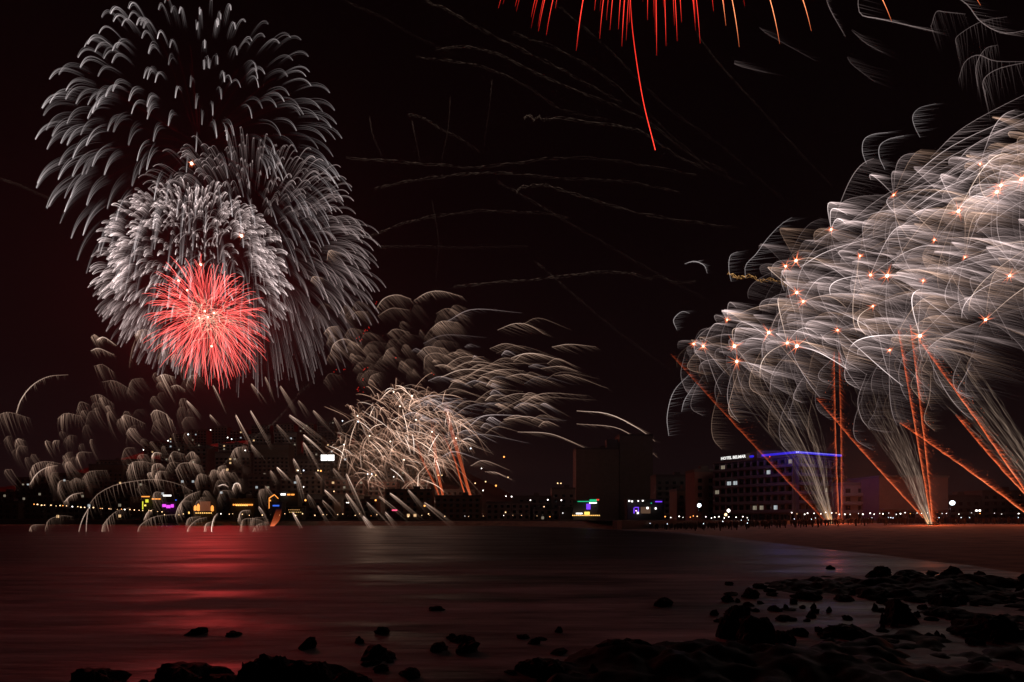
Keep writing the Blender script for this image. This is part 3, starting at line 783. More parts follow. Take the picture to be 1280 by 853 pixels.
for q in range(48):
    x = rs.uniform(1090, 1290); y = rs.uniform(718, 760)
    boulder(x, y, rs.uniform(8, 30), rs.uniform(4, 11), "middling black rock piled on the right reef", "rocks piled on the right reef")
for q in range(14):
    x = rs.uniform(420, 700); y = rs.uniform(790, 850)
    boulder(x, y, rs.uniform(8, 30), rs.uniform(4, 12), "small wet black stone in the red shallows at bottom centre", "small stones at bottom centre")

# ================================================================ FIREWORKS
def burst(px, py, D, label, cat="firework burst", group=BURSTS, name="firework_burst"):
    r = empty(name, W(px, py, D))
    tag(r, label, cat, group)
    return r, D/F

# ---- the big dim burst, top left
rs = np.random.RandomState(3)
root, s = burst(249, 184, 430, "largest dim grey burst at top left, its drooping feathery stars spread wide and sparse")
T = []
for d in dirs(310, rs, 0.10):
    R = 192*rs.uniform(0.84, 1.02)
    v = d*R*np.array([1.04, 0.5, 1.0]); v[2] += 14
    g = 36
    S = Strands()
    radial = math.hypot(d[0], d[2])
    if rs.rand() < 0.10 and radial > 0.6: continue
    right = v[0] > 60
    b = (0.25 if not right else 0.19)*rs.uniform(0.35, 1.15)
    if d[2] < -0.5: b *= 0.5
    if radial < .35: b *= .8
    up = max(0, d[2])
    if right:
        bundle(S, rs, v, g, 0.50, 5, np.array([-3, 0, -5]), s, b*1.3, k=2.1, spread=0.8, wpx=0.25, pw=1.0, n=13, gp=3.0)
    else:
        bundle(S, rs, v, g, 0.55-0.06*up+0.05*(radial < .5), 9, np.array([3.5, 0, -9+5*up]), s, b*1.15, k=2.3, spread=1.15, wpx=0.24, pw=1.0, n=13, gp=4.0)
    T.append(S)
finish(root, T, E_STEEL, s)
sp = Strands()
for d in dirs(60, rs, 0.3):
    sp.add(traj(d*150*np.array([1, .5, 1]), np.linspace(0.1, 0.8, 10), 20, 2.0)*s, 0.35*s, 0.006)
sp.build("faint_spokes", E_RED, root)

# ---- the second burst, long fine hair sweeping to the right
rs = np.random.RandomState(5)
root, s = burst(318, 318, 424, "grey burst of long fine hairs sweeping right, behind and above the dense white one")
T = []
for d in dirs(680, rs, 0.12):
    R = 160*rs.uniform(0.82, 1.04)
    v = d*R*np.array([1,.6,1]); v[2] += 8
    if v[0] < -70 and v[2] < 60: continue
    S = Strands()
    b = 0.19*rs.uniform(0.5, 1.25)
    if v[2] < -60: b *= 0.45
    bundle(S, rs, v, 26, 0.44, 3, np.array([-3, 0, -3]), s, b*1.5, k=2.0, spread=0.7, wpx=0.22, pw=0.9, n=13, gp=3.4)
    T.append(S)
finish(root, T, E_SILVER, s)

# ---- the dense white burst
rs = np.random.RandomState(7)
root, s = burst(242, 350, 418, "dense whitish burst of small curled plumes wrapped round the red one")
T = []
for d in dirs(1250, rs, 0.10):
    R = 124*rs.uniform(0.55, 1.0)**0.5
    v = d*R*np.array([1.0, .6, 1.02]); v[2] += 12
    if v[2] < -62 and v[0] > 0: continue
    if math.hypot(v[0]-23, v[2]-36+44) < 74 and rs.rand() < 0.88: continue
    S = Strands()
    b = 0.42*rs.uniform(0.5, 1.25)
    if v[2] < -10: b *= 0.55
    if v[2] < -60: b *= 0.6
    bundle(S, rs, v, 15, 0.62, 6, np.array([3 if v[0] < 0 else -1, 0, -6]), s, b*1.25, k=2.2, gp=4.0, spread=0.9, wpx=0.22, pw=0.9, n=11)
    T.append(S)
finish(root, T, E_SILVER, s)
fire_lamp(root, (1.0, 0.85, 0.80), 1.6e4, 0, (0, -4, 0))

# ---- the red burst
rs = np.random.RandomState(11)
root, s = burst(260, 397, 720, "tall round burst of red needles with a glowing centre, hanging at the left")
T = []
for i, d in enumerate(dirs(430, rs, 0.05)):
    R = 77*rs.uniform(0.72, 1.03)
    v = d*R*np.array([.95, .95, 1.12]); v[2] += 3
    n = 14
    t = np.linspace(rs.uniform(.06, .3), 1, n)
    P = traj(v, t, 13 if d[2] > -0.4 else 9, 1.6)
    P += rs.normal(0, 0.22, P.shape)+rs.normal(0, 4.0, (1, 3))*(1-t[:, None])
    S = Strands()
    H = np.interp(t, [0, 0.15, 0.5, 0.85, 1], [0.10, 0.28, 0.62, 0.80, 0.32])*rs.uniform(0.55, 1.0)
    rad = np.interp(t, [0, 0.6, 1], [0.28, 0.38, 0.28])*s
    S.add(P*s, rad, H)
    T.append(S)
finish(root, T, E_RED, s, name="red_needle")
ins = Strands()
for d in dirs(110, rs, 0.2):
    R = 50*rs.uniform(0.5, 1.0)
    t = np.linspace(0.0, 1, 9)
    ins.add((traj(d*R, t, 8, 1.6)+rs.normal(0, 9, (1, 3)))*s, 0.36*s, np.interp(t, [0, .3, 1], [0.14, 0.34, 0.0]))
o = ins.build("copper_needles", E_COPPER, root); o['kind'] = 'stuff'
core(root, 1.1*s, G_AMBER)
fire_lamp(root, (1.0, 0.024, 0.026), 9.0e5, 0, (0, -4, 0))

# ---- orange flares hanging in and round the left bursts
rs = np.random.RandomState(13)
FL = [(239.5, 204.5, 2.3, 'hanging in the dim big burst above the others'), (302, 295, 2.2, 'hanging in the dense white burst above right of the red one'),
      (251, 331, 1.7, 'near the upper rim of the red burst'), (223, 351, 1.5, 'at the left of the red burst'), (234, 363, 1.3, 'just below right of another, left in the red burst'),
      (256, 389, 1.5, 'at the heart of the red burst'), (267.5, 391.5, 1.5, 'just right of the heart of the red burst'), (249, 398, 1.2, 'just left below the heart of the red burst'),
      (264.5, 433, 1.5, 'in the lower part of the red burst')]
for px, py, r, wh in FL:
    root, s = burst(px, py, 700 if py > 325 else 410, "small orange point flare " + wh, "flare", "orange point flares among the left bursts", "point_flare")
    core(root, r*0.80*s, G_WHITE)
    S = Strands()
    for d in dirs(26, rs, 0.3):
        S.add(d[None]*np.linspace(0, 1, 4)[:, None]*s*r*rs.uniform(1.6, 2.9), 0.30*s, np.array([0.9, 0.45, 0.18, 0.0]))
    S.build("halo_sparks", E_ORANGE, root)

# ---- red burst above the frame: its falling tails come into view at the top
rs = np.random.RandomState(17)
root, s = burst(815, -118, 300, "red burst above the top edge, only its falling tails in view along the top centre", name="firework_burst")
ends = [(623, 15, 0), (644, 18, 0), (664, 22, 0), (673, 41, 0), (683, 43, 0), (694, 12, 0), (721, 58, 0), (751, 41, 0), (762, 40, 0), (771, 46, 0),
        (779, 51, 0), (808, 30, 0), (823, 63, 0), (834, 53, 0), (847, 50, 0), (852, 28, 0), (877, 50, 0), (872, 22, 0), (892, 15, 0), (907, 6, 0), (862, 12, 0), (742, 20, 0), (788, 22, 0)]
oend = [(905, 38), (925, 57), (973, 58), (1010, 46), (1112, 30), (1220, 13)]
def tail(x, y, br, mat, wpx):
    e = np.array([x-815, 0, -(y+118)], float)
    e[1] = rs.uniform(-12, 12)
    c = np.array([e[0]*0.80, e[1]*.8, 22.0 if abs(e[0]) > 60 else 5.0])
    t = np.linspace(0.0, 1, 26)[:, None]
    P = 2*t*(1-t)*c + t*t*e
    dy = s
    k = (300+P[:, 1]*s)/300.0
    P2 = P.copy()
    S = Strands(); t = t[:, 0]
    S.add(P2*s, np.interp(t, [0, .5, .9, 1], [.5, .8, .8, .3])*wpx*s, br*np.interp(t, [0, 0.4, .9, 1], [.25, .8, 1, .35]))
    S.build("falling_tail", mat, root)
for x, y, _ in ends:
    tail(x, y, 0.95, E_SCARLET, 0.46)
    if rs.rand() < .85: tail(x+rs.normal(0, 9), max(4, y-abs(rs.normal(0, 12))), rs.uniform(.4, .8), E_SCARLET, 0.38)
for x, y in oend: tail(x, y, 0.9, E_ORANGE, 0.6)
S = Strands()
S.add(smooth([(-28, 0, -100), (-24, 0, -160), (-12, 0, -240), (4, 0, -306)], 20)*s, 0.6*s, np.interp(np.linspace(0, 1, 20), [0, .25, 1], [0.03, 0.5, 1.0]))
S.build("long_tail", E_SCARLET, root)

# ---- brocade petals in the top right corner
rs = np.random.RandomState(19)
root, s = burst(1265, -60, 230, "faint grey burst in the top right corner, its thin arcs leaning left")
T = []
for cur in ([(-210, 40), (-190, 25), (-165, -5), (-130, -30), (-80, -50)], [(-175, 60), (-165, 20), (-140, -20), (-100, -50)],
            [(-60, 60), (-45, 20), (-20, -10), (30, -50)], [(-112, 10), (-104, -30), (-70, -70), (-20, -95)]):
    pass
arcs = [([(1068, -8), (1078, 12), (1095, 28), (1130, 38), (1165, 42)], 0.30, (1, -0.1), 55), ([(1190, -4), (1205, 12), (1228, 26), (1262, 34), (1290, 38)], 0.28, (1, -.1), 50),
        ([(1062, 42), (1085, 50), (1110, 58)], 0.08, (1, -0.3), 45), ([(1060, 70), (1064, 86), (1100, 96)], 0.06, (1, -0.2), 60),
        ([(1163, 35), (1168, 18), (1185, 12), (1205, 20)], 0.16, (0.4, -1), 50), ([(1202, 95), (1206, 78), (1222, 70), (1250, 71), (1290, 74)], 0.20, (0.15, -1), 46),
        ([(1228, 122), (1235, 95), (1255, 80), (1290, 76)], 0.24, (0.3, -1), 50), ([(1220, 110), (1218, 85), (1228, 65), (1250, 54)], 0.16, (0.3, -1), 40),
        ([(1192, 60), (1200, 42), (1222, 32), (1250, 30)], 0.14, (.3, -1), 46), ([(920, 72), (922, 82), (960, 88)], 0.06, (1, -0.15), 50),
        ([(945, 42), (960, 50), (1020, 76)], 0.05, (1, -0.2), 30), ([(1033, -4), (1040, 14), (1058, 44)], 0.18, (1, -.3), 8)]
for pts, b, d, L in arcs:
    H = np.array([(x-1265, rs.uniform(-10, 10), -(y+60)) for x, y in pts], float)
    S = Strands(); curtain(S, rs, H, (d[0], 0.1, d[1]), L, s, b*.6, m=22, edge=0.8)
    T.append(S)
finish(root, T, E_SILVER, s)

# ---- the white cluster at the right: many small shells, embers blown to the right
rs = np.random.RandomState(23)
CEN = [(867, 430, 46), (909, 400, 62), (918, 433, 58), (921, 452, 66), (961, 416, 66), (984, 429, 66), (996, 433, 78), (1004, 377, 74), (996, 366, 70),
       (995, 326, 74), (982, 333, 66), (1039, 287, 84), (1047, 413, 86), (1091, 383, 90), (1112, 438, 98), (1088, 344, 92), (1109, 345, 96), (1154, 351, 100),
       (1117, 244, 88), (1198, 264, 98), (1251, 232, 100), (1246, 240, 92), (1277, 224, 104), (1206, 322, 104), (1168, 300, 98), (1262, 345, 104), (1232, 400, 104),
       (1300, 300, 110), (879, 433, 40), (1150, 420, 96), (1075, 320, 84), (1290, 170, 90), (1225, 205, 70)]
WHERE = ['lowest left tip of the white cluster', 'upper left edge of the white cluster', 'left part of the white cluster, level with its tip', 'left part of the white cluster, lowest point there',
 'left third of the white cluster, upper of a close pair', 'left third of the white cluster, left of a level pair', 'left third of the white cluster, right of a level pair', 'left centre of the white cluster, above the level pair',
 'left centre of the white cluster, beside the golden squiggle', 'left shoulder of the white cluster, higher of a pair', 'left shoulder of the white cluster, lower of a pair', 'upper shoulder of the white cluster against the black sky',
 'centre of the white cluster over the twin orange rising trails', 'centre of the white cluster, left of the tall orange trails', 'lowest bright point at the centre right of the white cluster', 'middle of the white cluster, left of a level pair',
 'middle of the white cluster, right of a level pair', 'middle right of the white cluster', 'upper edge of the white cluster, alone below the black sky', 'upper right of the white cluster with an orange halo',
 'far upper right of the cluster, upper of a pair', 'far upper right of the cluster, lower of a pair', 'right frame edge, top of the white cluster', 'right of the cluster, just in from the frame',
 'right upper middle of the cluster in thick feathers', 'right edge of the white cluster at half its height', 'lower right of the white cluster above the smoke fountain', 'cut by the right frame edge, middle one',
 'small one between the two leftmost points of the white cluster', 'lower right centre where the orange trails end', 'centre of the white cluster below its shoulder', 'cut by the right frame edge, topmost one', 'top rim of the white cluster near the right, small']
for i, (px, py, R0) in enumerate(CEN):
    D = 160+rs.uniform(-9, 9)
    root, s = burst(px, py, D, "white shell with wind-blown feathers, " + WHERE[i], "firework shell", "white shells of the right cluster", "firework_shell")
    n = 15 if R0 > 60 else 11
    k0 = 0.62 if px < 1000 else 0.72
    for d in dirs(n, rs, 0.22):
        R = R0*rs.uniform(0.55, 1.15)
        v = d*R*np.array([1.0, 0.8, 0.95])
        v[0] += R0*0.16
        g = 20*rs.uniform(0.4, 1.4)
        t = np.linspace(0.02, 1, 9)
        P = traj(v, t, g, 1.6)
        # the wind carries the slowing stars to the right
        P[:, 0] += rs.uniform(6, 26)*t**2.5
        S = Strands()
        b = k0*0.225*float(np.clip(rs.lognormal(-.25, .6), .2, 2.2))
        if d[2] < -0.35: b *= 0.42
        L = R0*rs.uniform(0.3, 1.0)
        fan = -0.05-0.10*rs.rand()+(0.10 if d[2] > 0.4 else 0)
        curtain(S, rs, P, (1, 0.1, fan), L, s, b, m=int(30+R*.55), n=5, wpx=0.36, edge=rs.gamma(2.2, .55)+.2, pw=0.9,
                hb=[0.30, 0.6, 0.8, 1.0, 1.0, 0.75, 0.35], curl=(0, 0, -0.10))
        S.build("star_trail", E_SILVER if rs.rand() < .8 else E_BEIGE, root)
    kc = float(np.clip(rs.lognormal(-.25, .45), .35, 1.5))
    core(root, 1.3*s*kc, G_WHITE)
    S = Strands()
    for d in dirs(24, rs, 0.3):
        S.add(d[None]*np.linspace(0, 1, 4)[:, None]*s*rs.uniform(3, 12)*kc, 0.42*s, np.array([0.9, 0.42, 0.14, 0.0]))
    S.build("halo_sparks", E_ORANGE, root)
    if i in (6, 13, 19, 26): fire_lamp(root, (1.0, 0.80, 0.72), 1.6e3, 0, (0, -3, 0))

# ---- lone dark-sky plumes outside the cluster
PL = [([(1083, 205), (1078, 190), (1080, 175), (1092, 168), (1110, 166)], 34, 0.22, 'upper left tip of the white cluster, tall and grey'),
      ([(1106, 212), (1099, 196), (1100, 182), (1112, 174), (1130, 170)], 34, 0.24, 'just right of the tall one at upper left of the cluster'),
      ([(1150, 172), (1143, 158), (1141, 145), (1150, 135), (1170, 130)], 30, 0.16, 'alone above the white cluster in the black sky'),
      ([(932, 348), (932, 332), (945, 318), (958, 300), (975, 282), (990, 272)], 42, 0.22, 'long grey arch over the left shoulder of the white cluster'),
      ([(914, 352), (911, 335), (913, 320), (922, 315)], 24, 0.20, 'left of the long arch, above the golden squiggle'),
      ([(856, 330), (868, 327), (880, 332), (884, 342)], 8, 0.28, 'small bright wedge alone left of the cluster'),
      ([(846, 412), (842, 400), (852, 390), (862, 392)], 18, 0.24, 'left tip above the lowest shell'),
      ([(836, 545), (834, 520), (842, 490), (862, 468)], 22, 0.26, 'low grey plume hanging left below the cluster'),
      ([(852, 515), (856, 500), (870, 478)], 24, 0.2, 'short plume beside the low one left below the cluster')]
for pts, L, b, wh in PL:
    D = 165
    cx, cy = pts[0]
    root, s = burst(cx, cy, D, "thin grey plume, " + wh, "spark plume", "grey plumes round the right cluster", "spark_plume")
    H = [(x-cx, 0.0, -(y-cy)) for x, y in pts]
    S = Strands(); curtain(S, rs, H, (1, 0.1, 0.16), L, s, b, m=30, n=5, edge=1.0, hb=[.5, .9, 1, .7, .3])
    S.build("ember_fan", E_STEEL, root)

# ---- long bright feathers streaming to the right frame edge
root, s = burst(1200, 260, 152, "brightest long feathers streaming right across the top of the white cluster", "firework burst", BURSTS)
for q in range(22):
    x = rs.uniform(1010, 1250); y = 330-(x-1010)*0.62+rs.uniform(-10, 120)
    ln = rs.uniform(60, 170)
    up = rs.uniform(0.02, 0.55) if y < 300 else rs.uniform(-0.3, 0.2)
    H = [(x-1200, rs.uniform(-30, 30), -(y-260)), (x-1200+ln*.35, 0, -(y-260)+ln*up*.55), (x-1200+ln, 0, -(y-260)+ln*up*.75)]
    S = Strands(); curtain(S, rs, H, (1, 0, -0.28), rs.uniform(18, 48), s, rs.uniform(0.10, 0.28), m=50, n=5, hb=[.9, 1, .6, .3, 0.1])
    S.build("star_trail", E_SILVER, root)

for q in range(22):
    x = rs.uniform(1000, 1235); y = 318-(x-1000)*0.70+rs.uniform(-6, 60)
    ln = rs.uniform(90, 190); sl = rs.uniform(.32, .62)
    H = [(x-1200, rs.uniform(-20, 20), -(y-260)), (x-1200+ln*.3, 0, -(y-260)+ln*sl*.42), (x-1200+ln, 0, -(y-260)+ln*sl)]
    S = Strands(); curtain(S, rs, H, (1, 0, 0.02), rs.uniform(20, 60), s, rs.uniform(0.10, 0.34), m=46, n=5, hb=[.4, 1, .8, .5, 0.1], edge=rs.uniform(.6, 1.8))
    S.build("star_trail", E_SILVER, root)

root, s = burst(1010, 470, 158, "dim drooping wisps hanging under the white cluster down to the orange comets")
for q in range(34):
    x = rs.uniform(848, 1215); y = rs.uniform(425, 500)-(x > 1100)*20; h_ = rs.uniform(28, 75)
    H = [(x-1010+rs.uniform(4, 16), 0, -(y-470)), (x-1010, rs.uniform(-9, 9), -(y-470)-h_*.45), (x-1010+rs.uniform(-4, 4), 0, -(y-470)-h_*.8), (x-1010+rs.uniform(8, 22), 0, -(y-470)-h_)]
    S = Strands(); curtain(S, rs, H, (1, 0, -.06), rs.uniform(16, 44), s, float(np.clip(rs.lognormal(-2.2, .5), .04, .3)), m=int(18+h_*.5), n=5, hb=[.3, .8, .9, 1, .3], edge=rs.uniform(.4, 1.5), wpx=.36)
    S.build("star_trail", E_SILVER if rs.rand() < .6 else E_BEIGE, root)

# ---- rising orange comets over the beach at the right
rs = np.random.RandomState(29)
def comet(x0, y0, x1, y1, D, b, fuzz, label, lean=1, width=1.0, both=False, curve=0.0):
    root, s = burst(x0, y0, D, label, "rising comet", "orange comets rising from the beach", "rising_comet")
    d = np.array([x1-x0, 0.0, -(y1-y0)]); L = np.linalg.norm(d); u = d/L
    nrm = np.array([u[2], 0, -u[0]])*lean
    t = np.linspace(0, 1, 30)
    curve = curve+rs.uniform(-2.5, 2.5)
    P = t[:, None]*d[None]+curve*np.sin(math.pi*t)[:, None]*nrm[None]+rs.normal(0, .22, (30, 3))
    flick = rs.uniform(.55, 1.15, 30)
    S = Strands(); S.add(P*s, 0.34*width*s*np.interp(t, [0, .7, 1], [1.2, 1, .5]), b*flick*np.interp(t, [0, .12, .5, 1], [.5, 1, .85, .12]))
    S.add((P+nrm*1.1)*s, 0.45*width*s, b*0.25*np.interp(t, [0, .15, .6, 1], [.75, 1, .8, .15]))
    S.build("burning_streak", E_ORANGE, root)
    Z = Strands()
    m = int(L*3.0)
    tt = rs.uniform(0, 1, m)
    bp = tt[:, None]*d[None]+curve*np.sin(math.pi*tt)[:, None]*nrm[None]
    ln = rs.gamma(2.0, 2.6, m)*fuzz
    q = np.linspace(0, 1, 4)
    dirv = nrm[None]*rs.uniform(0.35, 1.0, m)[:, None]-u[None]*rs.uniform(0.1, 0.9, m)[:, None]+rs.normal(0, .12, (m, 3))
    PP = bp[:, None]+dirv[:, None]*(ln[:, None]*q[None])[..., None]
    PP[:, :, 2] -= 1.2*q[None]**2*ln[:, None]*0.2
    Z.add(PP*s, 0.40*s, b*0.27*rs.uniform(0.2, 1, m)[:, None]*(1-q[None])**1.1)
    # loose glinting sparks
    m2 = int(L*0.22); t2 = rs.uniform(0, 1, m2)
    b2 = t2[:, None]*d[None]+nrm[None]*rs.uniform(1, 15, m2)[:, None]*fuzz
    PP = b2[:, None]+np.array([[0, 0, 0], [0.3, 0, -0.8]])[None]
    Z.add(PP*s, 0.36*s, b*0.6*rs.uniform(0.3, 1, (m2, 1)))
    Z.build("spark_haze", E_ORANGE, root)["kind"] = "stuff"
    return root
comet(1040, 661, 838, 443, 166, 0.17, 1.0, "long dim orange comet leaning far left from the left mortar on the beach", lean=1, curve=-3)
comet(1049, 661, 1043, 440, 168, .34, 0.6, "upright orange comet, left one of a close parallel pair", lean=-1)
comet(1051.5, 660, 1048, 440, 169, .24, 0.8, "upright orange comet, right one of a close parallel pair", lean=1)
comet(1166, 664, 1122, 412, 131, .42, 0.9, "tall orange comet leaning slightly left from the middle mortar, left of its pair", lean=1)
comet(1167, 664, 1137, 405, 132, .38, 1.0, "tall orange comet from the middle mortar, right of its pair and the steeper", lean=1, curve=3)
comet(1158, 652, 1020, 498, 150, .40, 1.0, "orange comet crossing between the two left mortars, bright at its upper half", lean=1, width=1.0)
comet(1300, 656, 1124, 529, 120, .55, 1.1, "thick orange comet entering low from the right frame edge, the flattest of all", lean=1, width=1.25)
comet(1305, 650, 1148, 425, 122, .5, 1.1, "long bright orange comet rising steeply left from beyond the right edge", lean=1, width=1.15, curve=2)
comet(1310, 648, 1194, 519, 124, .5, 1.2, "short bright orange comet at the right edge just above the flattest one", lean=1, width=1.1)

# ---- beige smoky spark fountains fanning up from the mortars
def fountain(x0, y0, pts, wid, D, label, b=0.12, m=64):
    root, s = burst(x0, y0, D, label, "spark fountain", "beige fountains of sparks on the beach", "spark_fountain")
    P0 = [(x-x0, 0.0, -(y-y0)) for x, y in [(x0, y0)]+pts]
    t = np.linspace(0, 1, 34)
    base = smooth(P0, 34)
    Wd = np.interp(t, np.linspace(0, 1, len(wid)), wid)
    S = Strands()
    for q in range(m):
        o = rs.uniform(-1, 1)
        ph, fr = rs.uniform(0, 6.28), rs.uniform(3, 9)
        wv = np.sin(t*fr*6.28+ph)*0.8*t+np.cumsum(rs.normal(0, 0.9, 34))*0.7
        P = base.copy(); P[:, 0] += o*Wd+wv; P[:, 1] += rs.uniform(-1, 1)*Wd; P[:, 2] += rs.normal(0, .5, 34)
        e0 = rs.uniform(0, 0.25); e1 = rs.uniform(0.5, 1.0)
        H = b*rs.uniform(0.3, 1.1)*np.clip(np.interp(t, [0, e0+.01, e1, min(1, e1+.2)+1e-3], [1, 1, .45, 0]), 0, 1)*rs.uniform(0.05, 1.0, 34)**1.5*1.5
        H *= np.interp(t, [0, 0.12, 0.35, 1], [.75, .9, 1.0, .8])
        S.add(P*s, 0.48*s, H)
    S.build("grainy_plume", E_SMOKE, root)
    J = Strands()
    for q in range(12):
        a = rs.uniform(-0.25, 0.25)
        dv = np.array([P0[1][0], 0, P0[1][2]]); dv = dv/np.linalg.norm(dv)
        dv = dv+np.array([a, 0, 0])
        J.add(dv[None]*np.linspace(0, 1, 5)[:, None]*rs.uniform(12, 42)*s, 0.5*s, 0.32*np.array([1, .8, .5, .2, 0]))
    J.build("flame_jet", E_GOLD, root)
    core(root, 1.0*s, G_AMBER, (0, 0, 0.5*s))
    return root
f1 = fountain(1041, 661, [(1026, 620), (1010, 575), (985, 530), (955, 480), (945, 440)], [1, 8, 16, 26, 34, 36], 164, "beige spark fountain fanning up left from the left mortar, across the blue roof line", 0.07)
f2 = fountain(1166, 665, [(1150, 625), (1135, 585), (1118, 550), (1100, 515), (1090, 480)], [1, 5, 9, 14, 18, 20], 130, "narrow beige spark fountain from the middle mortar up to the cluster", 0.062)
f3 = fountain(1312, 652, [(1290, 600), (1255, 550), (1215, 500), (1175, 450), (1150, 420)], [3, 10, 18, 24, 28, 30], 121, "beige spark fountain rising left from beyond the right edge", 0.065)
fire_lamp(f1, (1.0, 0.17, 0.06), 3.4e3, 0, (0, 0, 5))
fire_lamp(f2, (1.0, 0.17, 0.06), 2.6e3, 0, (0, 0, 5))
fire_lamp(f3, (1.0, 0.17, 0.06), 6e3, 0, (0, 0, 6))

# ---- the copper crackling cluster at the centre
rs = np.random.RandomState(31)
MC = [(447, 520), (470, 505), (462, 545), (485, 530), (500, 508), (508, 545), (520, 525), (478, 570), (505, 575), (530, 500), (540, 540), (452, 570), (430, 556), (545, 575), (492, 490), (560, 520), (515, 495), (535, 560), (488, 552), (460, 592), (570, 548), (520, 600)]
cw = ['leftmost upper', 'upper left', 'left middle', 'inner left', 'upper middle', 'central', 'upper central right', 'lower left', 'lower central', 'upper right', 'right middle', 'outer lower left',
      'far left, low', 'lower right', 'topmost', 'far right upper', 'top centre', 'lower right inner', 'innermost left', 'bottom left', 'far right lower', 'bottom centre']
for i, (px, py) in enumerate(MC):
    root, s = burst(px, py, 350+rs.uniform(-14, 14), "crackling copper shell, " + cw[i] + " in the tangle at the centre", "firework shell", "copper shells of the centre tangle", "crackling_shell")
    for d in dirs(30, rs, 0.25):
        R = rs.uniform(6, 34)
        v = d*R+np.array([5, 0, 0])
        t = np.linspace(0.05, 1, 7)
        P = traj(v, t, 8, 1.2); P += np.array([rs.normal(0, 2.0), 0, rs.normal(-1, 2.0)])*(t**2)[:, None]+np.array([rs.normal(0, 5), 0, rs.normal(0, 5)])
        S = Strands()
        curtain(S, rs, P, (0.8, 0, -0.6), rs.uniform(4, 12), s, float(np.clip(rs.lognormal(-1.95, .75), .04, .8)), m=12, n=4, edge=1.3, wpx=0.25, hb=[.6, 1, 1, .7, .2])
        S.build("star_trail", E_COPPER if rs.rand() < 0.75 else E_BEIGE, root)
    if i % 2 == 0: core(root, 0.9*s, G_WHITE)

root, s = burst(500, 560, 352, "curtain of copper streaks trailing down right from the tangle to the water")
for q in range(85):
    x = rs.normal(490, 38); y = rs.normal(545, 30); ln = rs.gamma(3, 17)
    a = rs.normal(.62, .22)
    P = smooth([(x-500, rs.uniform(-30, 30), -(y-560)), (x-500+ln*.5, 0, -(y-560)-ln*a*.45), (x-500+ln*.85, 0, -(y-560)-ln*a*1.15)], 9)
    S = Strands(); curtain(S, rs, P, (.7, 0, -.7), rs.uniform(3, 10), s, float(np.clip(rs.lognormal(-1.9, .5), .05, .5)), m=9, n=4, edge=1.5, wpx=.32, hb=[.4, 1, .8, .4, .05])
    S.build("star_trail", E_COPPER if rs.rand() < .7 else E_BEIGE, root)

def feather(root, rs, s, cx, cy, pts, Bd, L, b, mat=E_BEIGE, m=24, depth=8, **k):
    H = [(x-cx, rs.uniform(-depth, depth)*0.15, -(y-cy)) for x, y in pts]
    S = Strands(); curtain(S, rs, H, (Bd[0], 0.05, Bd[1]), L, s, b, m=m, **k)
    return S.build("star_trail", mat, root)

fire_lamp(root, (1.0, 0.62, 0.42), 7.0e3, 0, (-15, -12, 0))
# ---- long wings sweeping right of the copper tangle
root, s = burst(600, 500, 352, "wide spray of pale feathered wings sweeping right from the copper tangle")
hl = [([(721, 514), (762, 518), (800, 537), (819, 552)], 0.62, 14), ([(721, 530), (770, 535), (800, 553), (822, 572)], 0.32, 14), ([(622, 413), (643, 405), (662, 407), (680, 418)], 0.36, 22),
      ([(690, 434), (712, 431), (745, 434)], 0.34, 18), ([(639, 448), (655, 443), (675, 443), (705, 452)], 0.55, 20), ([(676, 461), (700, 458), (722, 464)], 0.28, 20),
      ([(632, 472), (655, 468), (690, 478)], 0.34, 30), ([(630, 525), (660, 521), (685, 529)], 0.34, 26), ([(647, 540), (690, 543), (735, 562)], 0.42, 22), ([(606, 590), (620, 591), (640, 600)], 0.26, 12),
      ([(600, 470), (625, 462), (655, 464)], 0.33, 30), ([(555, 460), (575, 447), (605, 446)], 0.30, 34), ([(612, 436), (632, 430), (655, 436)], 0.26, 26), ([(560, 532), (580, 524), (610, 530)], 0.33, 26),
      ([(692, 470), (715, 470), (760, 486)], 0.16, 20), ([(620, 500), (650, 492), (690, 500)], 0.30, 30)]
for pts, b, L in hl:
    feather(root, rs, s, 600, 500, pts, (1, -0.42), L*1.5, b*0.75, m=26, n=5, hb=[.5, 1, .9, .55, .2])
for q in range(105):
    x = rs.triangular(500, 560, 690); y = 498+rs.normal(0, 34)
    w_ = rs.gamma(3, 13); h_ = rs.uniform(1, 5)+w_*.10; tl = rs.uniform(-.25, .35)*w_
    pts = [(x, y), (x+w_*0.35, y-h_+tl*.3), (x+w_, y-h_*0.2+tl)]
    feather(root, rs, s, 600, 500, pts, (1, -rs.uniform(0.25, 0.6)), rs.uniform(8, 30), rs.uniform(0.07, 0.30)*(1.15 if y > 470 else 0.75), m=24, n=4, hb=[.6, 1, .8, .4, .1], edge=rs.uniform(.3, 1.3), wpx=.42, mat=E_BEIGE if rs.rand() < .6 else E_SILVER)

